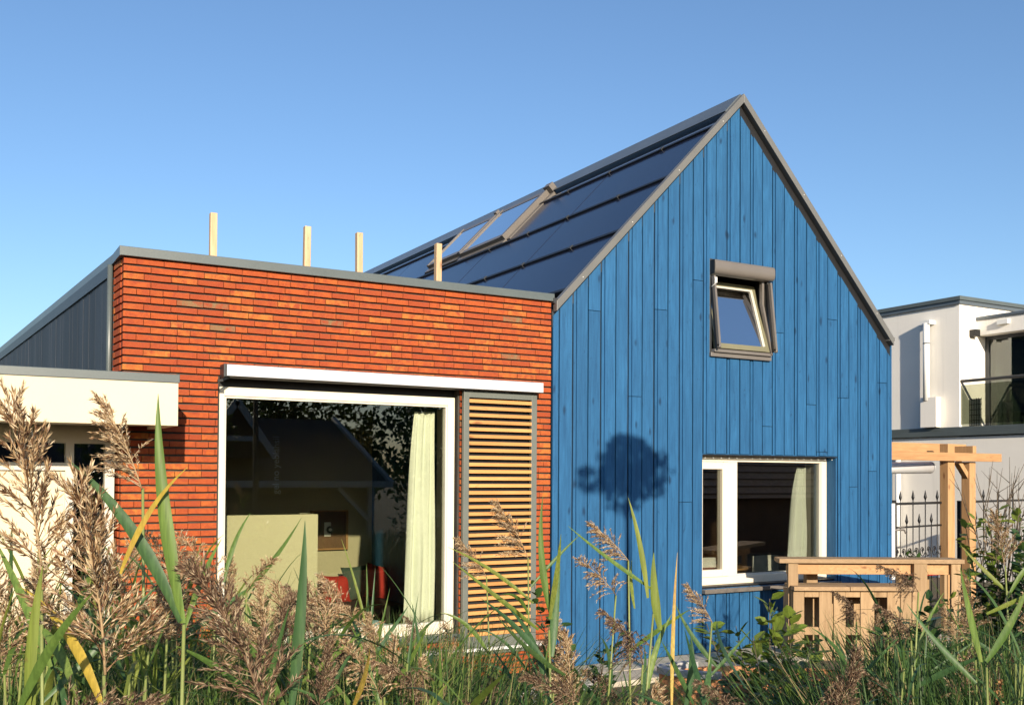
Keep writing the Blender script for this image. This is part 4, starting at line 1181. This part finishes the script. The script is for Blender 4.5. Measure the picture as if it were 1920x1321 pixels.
# ------------------------------------------------------------------ reeds and plants
M['leaf_g'] = leaf_mat('reed_leaf_green', (0.085,0.155,0.032), (0.155,0.24,0.05), (0.25,0.29,0.07), 0.32, 0.42)
M['leaf_d'] = leaf_mat('reed_leaf_dark', (0.042,0.10,0.038), (0.085,0.16,0.05), (0.12,0.19,0.055), 0.28, 0.42)
M['leaf_l'] = leaf_mat('reed_leaf_light', (0.17,0.23,0.04), (0.27,0.31,0.06), (0.34,0.33,0.09), 0.40, 0.42)
M['leaf_y'] = leaf_mat('reed_leaf_yellow', (0.50,0.36,0.05), (0.60,0.42,0.10), (0.46,0.24,0.10), 0.35, 0.5)
M['stem'] = plain('reed_stem', (0.17,0.20,0.055), 0.5, 0.25, 6, 0)
M['plume_t'] = island_mat('plume_tan', [(0.0,(0.08,0.038,0.022)),(0.25,(0.22,0.12,0.06)),(0.5,(0.42,0.275,0.14)),(0.75,(0.66,0.51,0.31)),(0.9,(0.78,0.65,0.44)),(1.0,(0.30,0.13,0.09))], 0.75, 0.35)
M['plume_d'] = island_mat('plume_dark', [(0.0,(0.04,0.024,0.018)),(0.4,(0.12,0.068,0.042)),(0.7,(0.25,0.16,0.095)),(0.9,(0.52,0.41,0.27)),(1.0,(0.16,0.08,0.07))], 0.75, 0.3)
M['grass'] = island_mat('grass_blades', [(0.0,(0.026,0.055,0.014)),(0.35,(0.055,0.105,0.024)),(0.7,(0.10,0.165,0.036)),(0.86,(0.17,0.22,0.055)),(0.93,(0.40,0.32,0.16)),(1.0,(0.28,0.20,0.11))], 0.55, 0.3)
M['shrub'] = leaf_mat('shrub_leaf', (0.025,0.062,0.018), (0.055,0.105,0.026), None, 0.2, 0.35, 'island')
M['shrub_new'] = leaf_mat('young_leaf', (0.14,0.22,0.03), (0.22,0.26,0.05), None, 0.35, 0.4, 'island')

def blade(p0, p1, w, bend=0.0, sag=None, seg=9, rnd=random):
    """a folded tapering blade from p0 to p1; returns verts, faces"""
    p0 = Vector(p0); p1 = Vector(p1); d = p1-p0; L = d.length; n = d.normalized()
    sd = n.cross(-F_); sd = sd.normalized() if sd.length > 1e-4 else n.orthogonal().normalized()
    tw = rnd.uniform(-0.8, 0.8); off = sd*bend*L
    if sag is not None: off = off + Vector(sag)*L
    vs = []
    for i in range(seg+1):
        t = i/seg
        c = p0 + d*t + off*4*t*(1-t)
        a = tw*(t-0.3)
        s2 = sd*math.cos(a) + n.cross(sd)*math.sin(a); nn = n.cross(s2)
        ww = w*0.5*min(1, 0.42+1.9*t)*(1-t**2.2)**0.9 if t < 1 else 0.0004
        vs += [c - s2*ww + nn*ww*0.25, c - nn*ww*0.12, c + s2*ww + nn*ww*0.25]
    fs = []
    for i in range(seg):
        o = i*3; fs += [(o,o+1,o+4,o+3), (o+1,o+2,o+5,o+4)]
    return vs, fs

def plume_mesh(seed, mat, style):
    """panicle of unit length along +Z. style 1 upright open, 2 one-sided, 3 loose, 4 dense long, 5 nodding tuft"""
    r = random.Random(seed); mb = MB()
    bend = {1:0.05,2:0.16,3:0.22,4:0.14,5:0.55}[style]
    spread = {1:0.46,2:0.44,3:0.46,4:0.36,5:0.50}[style]
    def axis(t): return Vector((bend*t*t, 0.03*math.sin(t*4+seed), t - bend*0.35*t*t))
    mb.tube([axis(i/8) for i in range(9)], [0.008*(1-i/10) for i in range(9)], 5)
    def spik(c, d, L, w):
        v = d.cross(Vector((r.gauss(0,1),r.gauss(0,1),r.gauss(0,1))))
        if v.length < 1e-4: return
        v.normalize()
        mb.add([c, c+d*L*0.45-v*w, c+d*L, c+d*L*0.45+v*w], [(0,1,2,3)])
    nb = {1:64,2:72,3:60,4:80,5:70}[style]
    for b in range(nb):
        t = (b+0.5)/nb; t = t*0.93
        a = r.uniform(0, 2*PI)
        if style in (2,5): a = r.gauss(0 if style == 5 else 0, 1.0)
        BL_ = spread*(1.12-0.80*t)*r.uniform(0.65,1.15)
        el = rad(r.uniform(30,58)) + t*0.45
        d = Vector((math.cos(a)*math.cos(el), math.sin(a)*math.cos(el), math.sin(el)))
        droop = {1:0.10,2:0.22,3:0.40,4:0.14,5:0.75}[style]*r.uniform(0.6,1.3)
        base = axis(t)
        npt = 6; pts = []
        for i in range(npt+1):
            s = i/npt; pts.append(base + d*BL_*s + Vector((0.10*s*s*BL_, 0, -droop*BL_*s*s)))
        mb.tube(pts[::2], [0.0032,0.0025,0.002,0.0012], 3, False)
        ns_ = int(14 + 34*BL_/0.3)
        for q in range(ns_):
            s = r.uniform(0.18, 1.0); i = min(npt-1, int(s*npt)); f = s*npt-i
            c = pts[i].lerp(pts[i+1], f); dd = (pts[i+1]-pts[i]).normalized()
            e = (dd + Vector((r.gauss(0,.33),r.gauss(0,.33),r.gauss(0,.33)))).normalized()
            spik(c, e, r.uniform(0.034,0.066), r.uniform(0.0028,0.0052))
    return mb.mesh('plume', M[mat])
PLUMES = {s: [plume_mesh(s*10+k, 'plume_d' if (s in (4,5)) else 'plume_t', s) for k in range(2)] for s in (1,2,3,4,5)}
LEAFMAT = {'g':'leaf_g','d':'leaf_d','l':'leaf_l','y':'leaf_y'}

def orient(z, xhint):
    z = Vector(z).normalized(); x = Vector(xhint); x = (x - z*x.dot(z))
    x = x.normalized() if x.length > 1e-4 else z.orthogonal().normalized()
    y = z.cross(x)
    return Matrix((x, y, z)).transposed().to_4x4()

HERO = [
  ('tall reed with wide open brown plume at the far left edge', (-1.045, -6.203, 1.878), (-1.087, -6.21, 2.244), 1, [((-1.028, -6.21, 1.732), (-1.119, -6.048, 1.967), 0.0263, 'g'), ((-1.042, -6.203, 1.803), (-0.99, -6.345, 1.675), 0.0303, 'g')]),
  ('reed with one-sided purplish plume swept left in front of the cream canopy fascia', (-0.811, -5.88, 2.066), (-0.877, -5.871, 2.284), 2, []),
  ('reed with long shaggy plume below the cream canopy, second from the left', (-0.954, -6.367, 1.737), (-0.987, -6.379, 2.097), 1, [((-0.957, -6.364, 1.684), (-1.078, -6.184, 1.883), 0.0287, 'y')]),
  ('near reed with dark brown plume leaning left below the big window', (-0.727, -6.61, 1.696), (-0.821, -6.586, 1.968), 4, [((-0.719, -6.614, 1.691), (-0.842, -6.432, 1.791), 0.0235, 'g')]),
  ('reed with feathery plume leaning in front of the wooden louvre shutter', (0.928, -4.676, 1.757), (0.827, -4.647, 2.013), 2, [((0.95, -4.684, 1.567), (0.68, -4.421, 1.792), 0.0268, 'l'), ((0.971, -4.694, 1.455), (0.608, -4.609, 1.748), 0.0313, 'l'), ((0.94, -4.68, 1.634), (1.176, -4.704, 1.853), 0.0224, 'g')]),
  ("small reed plume low beside the shutter's left edge", (0.92, -4.324, 1.647), (0.816, -4.292, 1.839), 2, []),
  ('reed plume leaning left against the blue boards under the tree shadow', (0.936, -5.372, 1.798), (0.822, -5.333, 1.952), 2, []),
  ('fluffy reed plume just below another one on the blue wall', (0.899, -5.348, 1.673), (0.791, -5.313, 1.833), 3, []),
  ('dark hanging reed plume in front of the blue wall base', (0.62, -5.877, 1.537), (0.581, -5.882, 1.723), 5, [((0.635, -5.883, 1.466), (0.757, -5.843, 1.676), 0.0287, 'g')]),
  ('thin reed plume left of the lower blue house window', (1.2, -5.517, 1.58), (1.124, -5.5, 1.729), 2, [((1.219, -5.525, 1.417), (1.083, -5.452, 1.646), 0.0268, 'd')]),
  ('umbrella-shaped dark plume in front of the pallet bar', (1.493, -5.914, 1.612), (1.466, -5.925, 1.735), 5, [((1.496, -5.912, 1.413), (1.709, -5.921, 1.552), 0.0217, 'd'), ((1.496, -5.912, 1.413), (1.282, -5.91, 1.607), 0.0217, 'd'), ((1.496, -5.911, 1.385), (1.498, -5.801, 1.55), 0.0181, 'd')]),
  ('drooping brown plume at the right end of the bar top', (1.844, -5.885, 1.69), (1.768, -5.869, 1.825), 5, []),
  ('dark purple plume over the right end of the pallet bar', (1.486, -6.14, 1.582), (1.44, -6.14, 1.72), 5, [((1.497, -6.144, 1.497), (1.662, -6.128, 1.724), 0.0204, 'g')]),
  ("upright plume before the iron fence's right panel", (2.483, -5.79, 1.752), (2.426, -5.786, 1.976), 1, [((2.494, -5.794, 1.646), (2.413, -5.637, 1.83), 0.0256, 'l'), ((2.494, -5.794, 1.625), (2.639, -5.881, 1.839), 0.0298, 'g')]),
  ("pale plume left of the big window's lower corner", (-0.494, -5.248, 1.777), (-0.575, -5.229, 1.945), 3, []),
  ('pale drooping plume before the cream panel in the window', (-0.415, -5.293, 1.746), (-0.369, -5.344, 1.868), 3, [((-0.424, -5.287, 1.738), (-0.275, -5.377, 1.97), 0.024, 'g'), ((-0.474, -5.26, 1.777), (-0.38, -5.203, 1.982), 0.0224, 'g')]),
  ('straw-coloured plume in front of the cream panel', (-0.359, -5.553, 1.651), (-0.399, -5.556, 1.809), 1, []),
  ('plume with drooping tip in front of the sofa cushions', (-0.067, -5.258, 1.639), (-0.147, -5.239, 1.797), 2, []),
  ('spreading plume under the window bottom rail', (-0.083, -5.479, 1.62), (-0.177, -5.451, 1.734), 3, [((-0.096, -5.471, 1.62), (-0.135, -5.34, 1.901), 0.0128, 'l')]),
  ('dense plume at bottom centre left of the brick base', (-0.104, -5.925, 1.519), (-0.181, -5.908, 1.667), 5, []),
  ('brown plume at bottom under the window sill', (-0.29, -6.05, 1.563), (-0.351, -6.042, 1.719), 3, [((-0.35, -6.015, 1.537), (-0.39, -6.227, 1.722), 0.0192, 'y')]),
  ('flattened plume lying left before the brick base', (0.01, -6.452, 1.605), (-0.103, -6.412, 1.678), 4, [((-0.016, -6.438, 1.663), (-0.006, -6.101, 1.755), 0.0176, 'g'), ((-0.208, -6.327, 1.574), (-0.231, -6.547, 1.705), 0.0234, 'l')]),
  ('big dark grey plume at the bottom edge by the terracotta tub', (0.177, -6.777, 1.614), (0.135, -6.778, 1.712), 5, [((0.126, -6.748, 1.614), (0.21, -6.569, 1.764), 0.017, 'd'), ((0.19, -6.786, 1.678), (0.407, -6.451, 1.753), 0.0149, 'd')]),
  ('pinkish plume between the brick corner and the big window', (-0.619, -5.293, 1.787), (-0.685, -5.282, 1.95), 3, []),
  ('bent plume at bottom left spreading to the right', (-1.037, -6.549, 1.705), (-0.908, -6.646, 1.761), 4, []),
  ('leafy reed with two broad blades and a yellow one before the brick corner', (-0.841, -6.491, 1.837), None, 0, [((-0.843, -6.489, 1.839), (-0.886, -6.474, 2.239), 0.0335, 'g'), ((-0.847, -6.488, 1.842), (-1.015, -6.34, 2.123), 0.0317, 'd'), ((-0.939, -6.437, 1.925), (-0.846, -6.529, 2.111), 0.014, 'y'), ((-0.841, -6.491, 1.828), (-0.762, -6.424, 1.98), 0.0149, 'g')]),
  ('leafy reed with one tall straight blade before the cream panel', (-0.661, -6.532, 1.677), None, 0, [((-0.661, -6.532, 1.677), (-0.644, -6.549, 2.017), 0.0287, 'd'), ((-0.67, -6.527, 1.677), (-0.725, -6.383, 1.805), 0.0211, 'g')]),
  ('leafy reed with crossed blades at the left edge', (-1.082, -6.524, 1.729), None, 0, [((-1.089, -6.52, 1.717), (-1.07, -6.535, 1.952), 0.0256, 'l'), ((-1.082, -6.524, 1.717), (-1.068, -6.42, 1.87), 0.029, 'l'), ((-1.104, -6.511, 1.713), (-1.013, -6.683, 1.922), 0.0221, 'g')]),
  ('leafy reed with fan of blades before the brick and blue corner', (0.269, -5.91, 1.67), None, 0, [((0.276, -5.914, 1.7), (0.248, -5.907, 2.043), 0.0298, 'g'), ((0.269, -5.911, 1.7), (0.24, -6.015, 1.944), 0.0238, 'l'), ((0.277, -5.913, 1.596), (0.347, -5.843, 1.84), 0.0358, 'd'), ((0.271, -5.909, 1.566), (0.147, -5.727, 1.746), 0.0268, 'd')]),
  ('leafy reed with two sunlit yellow-green blades on the blue wall', (0.583, -5.975, 1.703), None, 0, [((0.569, -5.968, 1.749), (0.515, -5.943, 2.039), 0.0247, 'l'), ((0.601, -5.984, 1.657), (0.582, -5.978, 1.881), 0.0401, 'l'), ((0.582, -5.975, 1.772), (0.419, -5.772, 1.951), 0.0185, 'g'), ((0.536, -5.948, 1.718), (0.587, -5.865, 1.849), 0.0154, 'l'), ((0.634, -5.997, 1.426), (0.769, -5.854, 1.866), 0.0185, 'y')]),
  ('leafy reed with broad blades before the terracotta tub', (0.284, -6.492, 1.553), None, 0, [((0.279, -6.489, 1.565), (0.287, -6.497, 1.737), 0.0269, 'd'), ((0.316, -6.51, 1.553), (0.397, -6.443, 1.67), 0.0269, 'd'), ((0.295, -6.498, 1.578), (0.166, -6.544, 1.74), 0.0171, 'd')]),
  ('leafy reed with arching blades at the right edge', (1.333, -6.513, 1.573), None, 0, [((1.32, -6.506, 1.588), (1.264, -6.48, 1.856), 0.0298, 'g'), ((1.333, -6.513, 1.588), (1.528, -6.514, 1.802), 0.0358, 'g'), ((1.308, -6.498, 1.528), (1.22, -6.337, 1.738), 0.0268, 'd'), ((1.331, -6.515, 1.722), (1.664, -6.476, 1.776), 0.0209, 'l')]),
]


def stem_mesh(pts, r0, r1):
    n = len(pts); return MB().tube(pts, [r0+(r1-r0)*i/(n-1) for i in range(n)], 6)
for lab, base, tip, style, leaves in HERO:
    B = Vector(base); gx, gy = B.x + random.uniform(-.08,.08), B.y + random.uniform(-.05,.12)
    gz = terrain(gx, gy) - 0.02
    t = thing('reed', lab, 'reed', (gx, gy, gz), 'reeds standing in the foreground')
    mid = Vector((gx*0.6+B.x*0.4, gy*0.6+B.y*0.4, (gz+B.z)/2))
    top = B if tip else B
    part('stem', stem_mesh([(gx,gy,gz), mid, B.lerp(mid,0.4), top], 0.0055, 0.0032), M['stem'], t)
    for (p, q, w, c) in leaves:
        mb = MB(); pv = Vector(p)
        w = w*0.82 if (pv-CAM).length < 2.2 else w*0.72
        vs, fs = blade(pv, q, w, random.uniform(-0.05,0.05), (0,0,random.uniform(0.0,0.05)))
        mb.add(vs, fs, True)
        part('leaf', mb, M[LEAFMAT[c]], t)
    for k in range(3 if tip else 2):                      # lower foliage
        zz = random.uniform(0.55,0.9); c = Vector((gx,gy,gz)).lerp(B, zz)
        a = random.uniform(0,2*PI); q = c + Vector((math.cos(a)*0.22, math.sin(a)*0.22, random.uniform(0.10,0.34)))
        if q.z > B.z + 0.05: q.z = B.z + 0.05
        mb = MB(); vs, fs = blade(c, q, random.uniform(0.014,0.024), 0.06, (0,0,0.08)); mb.add(vs, fs, True)
        part('leaf', mb, M[random.choice(('leaf_g','leaf_d','leaf_d'))], t)
    if tip:
        d = Vector(tip)-B
        o = link('plume', random.choice(PLUMES[style]), t)
        sc = d.length/{1:1.0,2:0.97,3:0.95,4:0.97,5:0.90}[style]
        hint = R_*-1 if (style in (2,) or d.dot(R_) < 0) else R_
        if style == 5: hint = R_*(-1 if d.dot(R_) < 0 else 1) + F_*random.uniform(-.5,.5)
        M4 = Matrix.Translation(B - Vector((gx,gy,gz))) @ orient(d, hint) @ Matrix.Scale(sc, 4)
        o.matrix_local = M4

# ----- the rest of the reed bed: individual reeds sharing leaf and plume meshes
def leaf_variant(seed, bend):
    r = random.Random(seed); mb = MB(); seg = 8; vs = []
    tw = r.uniform(-0.7,0.7)
    for i in range(seg+1):
        t = i/seg
        x = t*math.sin(0.35+bend*0.5) + bend*0.35*t*t; z = t*math.cos(0.35+bend*0.5) - bend*0.55*t*t*t
        ww = 0.032*min(1,0.45+1.9*t)*(1-t**2.2)**0.9 if t < 1 else 0.0006
        a = tw*t; s = Vector((0,math.cos(a),math.sin(a)*0.5))
        c = Vector((x,0,z)); vs += [c-s*ww+Vector((-0.2*ww,0,0.2*ww)), c, c+s*ww+Vector((-0.2*ww,0,0.2*ww))]
    fs = []
    for i in range(seg):
        o = i*3; fs += [(o,o+1,o+4,o+3),(o+1,o+2,o+5,o+4)]
    mb.add(vs, fs, True); return mb
LV = {c: [leaf_variant(k, b).mesh('leaf', M['leaf_'+c]) for k, b in enumerate((0.0,0.15,0.3,0.5,0.8,1.1,1.4,0.4,0.65))] for c in 'gdly'}
STEM = MB().tube([(0,0,0),(0.01,0,0.35),(-0.005,0.008,0.7),(0,0,1)], [0.0028,0.0026,0.0022,0.0016], 5).mesh('stem', M['stem'])
def reed(gx, gy, h, plume, pl, lean, nleaf, cols, lab, group):
    gz = terrain(gx, gy) - 0.02
    t = thing('reed', lab, 'reed', (gx,gy,gz), group)
    t.rotation_euler = (lean[0], lean[1], 0)
    st = link('stem', STEM, t); st.scale = (1.8,1.8,h)
    a = random.uniform(0,2*PI)
    for k in range(nleaf):
        zz = h*(0.50+0.50*(k+0.6)/nleaf) if plume else h*(0.45+0.55*(k+1)/nleaf)
        a += PI + random.uniform(-0.6,0.6)
        up = k/nleaf
        lf = link('leaf', random.choice(LV[random.choice(cols)]), t, (0,0,min(zz,h)))
        L = random.uniform(0.28,0.50)*(1-0.2*up)
        lf.scale = (L, L*random.uniform(0.40,0.75), L); lf.rotation_euler = (random.uniform(-.12,.12), random.uniform(-0.25,0.25), a)
    if plume:
        o = link('plume', random.choice(PLUMES[plume]), t, (0,0,h)); o.scale = (pl,pl,pl)
        o.rotation_euler = (random.uniform(-.25,.25), random.uniform(-.25,.25), random.uniform(0,2*PI))
def vtop(u, d, z):   # helper: ground position at screen column u and distance d
    q = CAM + (F_ + R2*((u-960)/1878.54))*d
    return q.x, q.y
rr = random.Random(11)
STYLE = {0:'long leaves and no plume',1:'upright open plume',2:'one-sided swept plume',3:'loose pale plume',4:'dense dark brown plume',5:'nodding dark plume'}
def bed(n, u0, u1, d0, d1, v0, v1, pl_prob, styles, cols, lab, grp, nl=(4,6)):
    for i in range(n):
        u = rr.uniform(u0,u1); d = math.sqrt(rr.uniform(d0*d0,d1*d1))
        gx, gy = vtop(u, d, 0)
        if gy > -0.75: continue
        zt = 2.1 - (rr.uniform(v0,v1)-890)*d/1878.0
        pl = rr.uniform(0.15,0.25); has = rr.random() < pl_prob
        h = zt - terrain(gx,gy) - (pl*0.8 if has else 0.2)
        if h < 0.4: continue
        st = rr.choice(styles) if has else 0
        reed(gx, gy, h, st, pl, (rr.uniform(-.06,.06), rr.uniform(-.07,.07)), rr.randint(*nl), cols, 'reed with ' + STYLE[st] + ' ' + lab, grp)
bed(54, -60, 430, 2.1, 3.8, 985, 1190, 0.42, (1,3,3,2), 'ggdll', 'in the dense bed at the far left', 'reeds of the dense bed at the left', (8,11))
bed(44, 400, 890, 2.3, 3.6, 1080, 1260, 0.32, (3,4,5,2,4,5), 'ggddl', 'in the near bed below the big window', 'reeds of the bed below the big window', (8,11))
bed(38, 400, 890, 3.6, 5.4, 1070, 1200, 0.32, (3,5,4), 'ggdd', 'close to the brick wall under the big window', 'reeds of the bed below the big window', (8,11))
bed(30, 890, 1225, 2.4, 4.6, 1150, 1300, 0.32, (4,5,5,2), 'dddg', 'in the thin bed before the blue wall', 'reeds of the thin bed before the blue wall')
bed(12, 1440, 1660, 2.4, 4.2, 1210, 1310, 0.25, (5,4), 'dddg', 'standing low in front of the bar', 'short reeds in front of the bar')
bed(64, 1640, 2000, 2.6, 5.4, 1080, 1240, 0.16, (5,3,1), 'dddgd', 'in the dark green bed at the right', 'reeds of the bed at the right', (6,9))

# ----- grass and litter between the stems
def grass(name, label, n, u0, u1, d0, d1, v0, v1, w, mat, seed, lean=0.5):
    r = random.Random(seed); mb = MB()
    for i in range(n):
        u = r.uniform(u0,u1); d = math.sqrt(r.uniform(d0*d0,d1*d1)); gx, gy = vtop(u,d,0)
        if 1225 < u < 1450 and d < 6.9 and r.random() < 0.8: continue
        if gy > -0.5 or ((gx-TBX)**2 + (gy-TBY)**2 < 0.40): continue
        z = terrain(gx,gy)-0.02
        h = 2.1 - (r.uniform(v0,v1)-890)*d/1878.0 - z
        if h < 0.15: h = r.uniform(0.15,0.4)
        h = min(h, 1.6)
        a = r.uniform(0,2*PI); dx, dy = math.cos(a), math.sin(a); l = r.uniform(0.06,lean)*h
        ww = w*r.uniform(0.5,1.2)
        sx, sy = -dy*ww, dx*ww
        pts = []
        for t in (0,0.4,0.75,1):
            k = 1-t**1.6
            c = (gx+dx*l*t*t, gy+dy*l*t*t, z+h*(t-0.15*t*t*l/h))
            pts.append(((c[0]-sx*k,c[1]-sy*k,c[2]), (c[0]+sx*k,c[1]+sy*k,c[2])))
        vs = [q for p in pts[:-1] for q in p] + [((pts[-1][0][0]+pts[-1][1][0])/2, (pts[-1][0][1]+pts[-1][1][1])/2, pts[-1][0][2])]
        mb.add(vs, [(0,1,3,2),(2,3,5,4),(4,5,6)], True)
    o = link(name, mb.mesh(name, M[mat])); return tag(o, label, 'grass', kind='stuff')
M['grass_shaded'] = island_mat('shaded_blades', [(0.0,(0.018,0.044,0.012)),(0.4,(0.038,0.082,0.02)),(0.75,(0.07,0.125,0.03)),(0.92,(0.12,0.17,0.045)),(0.97,(0.30,0.23,0.11)),(1.0,(0.20,0.15,0.075))], 0.5, 0.25)  # grass palette darkened to carry the shade over the right-hand bed
grass('reed_undergrowth', 'dense green blades and dry stalks filling the reed bed', 10000, -560, 480, 2.0, 5.0, 1080, 1330, 0.014, 'grass', 5, 0.9)
grass('reed_undergrowth', 'green blades and dry stalks filling the reed bed below the big window', 9000, 420, 900, 2.0, 6.0, 1125, 1340, 0.012, 'grass', 9, 1.0)
grass('tall_grass', 'tall green grass at the lower right, coloured dark for shade', 11500, 1640, 2420, 2.4, 6.2, 1125, 1340, 0.015, 'grass_shaded', 6, 0.8)
grass('meadow_grass', 'low green grass and weeds before the blue wall', 5200, 860, 1680, 2.6, 7.5, 1280, 1400, 0.008, 'grass', 8, 1.0)

# ----- leafy shrubs
def shrub(label, base, stems, h, spread, nleaf, size, mat='shrub', newtips=0, name='shrub', group=None):
    bx, by = base; bz = terrain(bx,by)
    t = thing(name, label, 'shrub', (bx,by,bz), group); r = random.Random(hash(label) % 1000 if False else int(bx*100+by*37) % 999)
    st = MB(); lf = MB(); nw = MB()
    def leaf(m, c, d, L):
        d = d.normalized(); s = d.cross(Vector((r.gauss(0,.4),r.gauss(0,.4),1))).normalized(); up = s.cross(d)
        m.add([c, c+d*L*0.35-s*L*0.30+up*L*0.06, c+d*L*0.75-s*L*0.22+up*L*0.05, c+d*L, c+d*L*0.75+s*L*0.22+up*L*0.05, c+d*L*0.35+s*L*0.30+up*L*0.06, c+d*L*0.5],
              [(0,1,6),(1,2,6),(2,3,6),(3,4,6),(4,5,6),(5,0,6)])
    for k in range(stems):
        a = r.uniform(0,2*PI); sp = spread*r.uniform(0.3,1.0); hh = h*r.uniform(0.6,1.0)
        P = [Vector((bx,by,bz)), Vector((bx+math.cos(a)*sp*0.4, by+math.sin(a)*sp*0.4, bz+hh*0.5)), Vector((bx+math.cos(a)*sp, by+math.sin(a)*sp, bz+hh))]
        st.tube(P, [0.007,0.005,0.002], 5)
        for q in range(nleaf):
            s = r.uniform(0.25,1.0); c = P[0].lerp(P[1], s*2) if s < 0.5 else P[1].lerp(P[2], s*2-1)
            d = Vector((r.gauss(0,1),r.gauss(0,1),r.uniform(0.0,0.9)))
            leaf(nw if (newtips and s > 0.80) else lf, c + d.normalized()*0.01, d, size*r.uniform(0.6,1.15))
    part('stem', st, M['bark'], t)
    tag(part('foliage', lf, M[mat], t), kind='stuff')
    if nw.v: tag(part('young_foliage', nw, M['shrub_new'], t), kind='stuff')
    return t
shrub('leafy shrub with lime young tips before the shaded blue boards', vtop(1445,5.6,0), 9, 1.34, 0.36, 60, 0.085, 'shrub', 1)
shrub('dark leafy shrub just left of the bar', vtop(1490,4.9,0), 10, 1.36, 0.24, 46, 0.095, 'shrub', 1)
shrub('thin leafy shrub on the blue wall left of centre', vtop(1090,5.6,0), 9, 1.40, 0.34, 40, 0.075, 'shrub', 0)
shrub('bushy dark shrub with glossy leaves right of the bar front', vtop(1690,4.6,0), 11, 1.46, 0.24, 50, 0.09, 'shrub', 0)
shrub('tall twiggy shrub before the right iron fence panel', vtop(1885,6.6,0), 16, 1.82, 0.40, 90, 0.075, 'shrub', 1)
shrub('dense shrub at the far right edge before the fence', vtop(1965,6.2,0), 14, 1.72, 0.45, 80, 0.08, 'shrub', 0)
shrub('pale fine-leaved bush at the foot of the bar', vtop(1600,3.9,0), 36, 1.24, 0.36, 90, 0.028, 'shrub_new', 0)
shrub('climbing plant with large leaves on the white fence post', (10.15,0.75), 6, 1.25, 0.16, 16, 0.11, 'shrub', 0, 'climber')
# bare twigs rising from the twiggy shrub
tw = MB(); r = random.Random(4); bx, by = vtop(1870,6.8,0)
for k in range(14):
    p = Vector((bx+r.uniform(-.15,.15), by+r.uniform(-.15,.15), 1.40)); pts = [p]
    d = Vector((r.uniform(-.35,.35), r.uniform(-.25,.25), 1)).normalized()
    for q in range(5):
        d = (d + Vector((r.gauss(0,.12),r.gauss(0,.12),0.05))).normalized(); pts.append(pts[-1]+d*r.uniform(0.12,0.20))
    tw.tube(pts, [0.005,0.0042,0.0036,0.003,0.0022,0.0012], 4)
    for q in (2,3,4):
        e = pts[q] + (d + Vector((r.gauss(0,.6),r.gauss(0,.6),0))).normalized()*0.16
        tw.tube([pts[q], e], [0.0028,0.001], 4)
solo('bare_twigs', tw, M['bark'], 'thin bare twigs rising against the white wall', 'twigs')
# dock seed stalk
dx, dy = vtop(1865,3.1,0); dk = thing('dock_stalk', 'brown rusty seed stalk of a dock plant at the lower right', 'plant', (dx,dy,terrain(dx,dy)))
part('stem', MB().tube([(dx-0.05,dy,0.0),(dx-0.02,dy,0.9),(dx+0.02,dy,1.50)], [0.006,0.005,0.002], 6), M['bark'], dk)
mb = MB()
for k in range(1500):
    t = random.random(); c = Vector((dx-0.02+0.04*t, dy, 0.92+0.56*t)); a = random.uniform(0,2*PI); q = random.uniform(0,0.026*(1.1-t*0.7))
    c += Vector((math.cos(a)*q, math.sin(a)*q, 0)); u = Vector((random.gauss(0,1),random.gauss(0,1),random.gauss(0,1))).normalized(); v = u.orthogonal().normalized()
    mb.add([c-u*0.006,c-v*0.0045,c+u*0.006,c+v*0.0045],[(0,1,2,3)])
tag(part('seeds', mb, island_mat('dock_seed', [(0,(0.10,0.045,0.02)),(0.6,(0.24,0.12,0.05)),(1,(0.40,0.24,0.10))], 0.8, 0.1), dk), kind='stuff')
# yellow flowers
for k, (u, v_, d, lb) in enumerate(((1660,1300,3.3,'yellow flower at the lower right, left of the pair'),(1682,1308,3.35,'yellow flower at the lower right, right of the pair'))):
    fx, fy = vtop(u, d, 0); z = 2.10 - (v_-890)/1878.0*d
    t = thing('yellow_flower', lb, 'flower', (fx,fy,terrain(fx,fy)), 'yellow flowers in the grass')
    part('stem', MB().tube([(fx,fy,0.1),(fx+0.01,fy,z)], 0.002, 5), M['stem'], t)
    mb = MB()
    for q in range(9):
        a = 2*PI*q/9; c = Vector((fx+0.01,fy,z)); e = Vector((math.cos(a),math.sin(a)*0.8,0.5))*0.014; s = Vector((-math.sin(a),math.cos(a),0))*0.004
        mb.add([c, c+e*0.6-s, c+e, c+e*0.6+s], [(0,1,2,3)])
    part('petals', mb, plain('yellow_petal_%d' % k, (0.75,0.50,0.02), 0.6, 0.1, 5, 0), t)
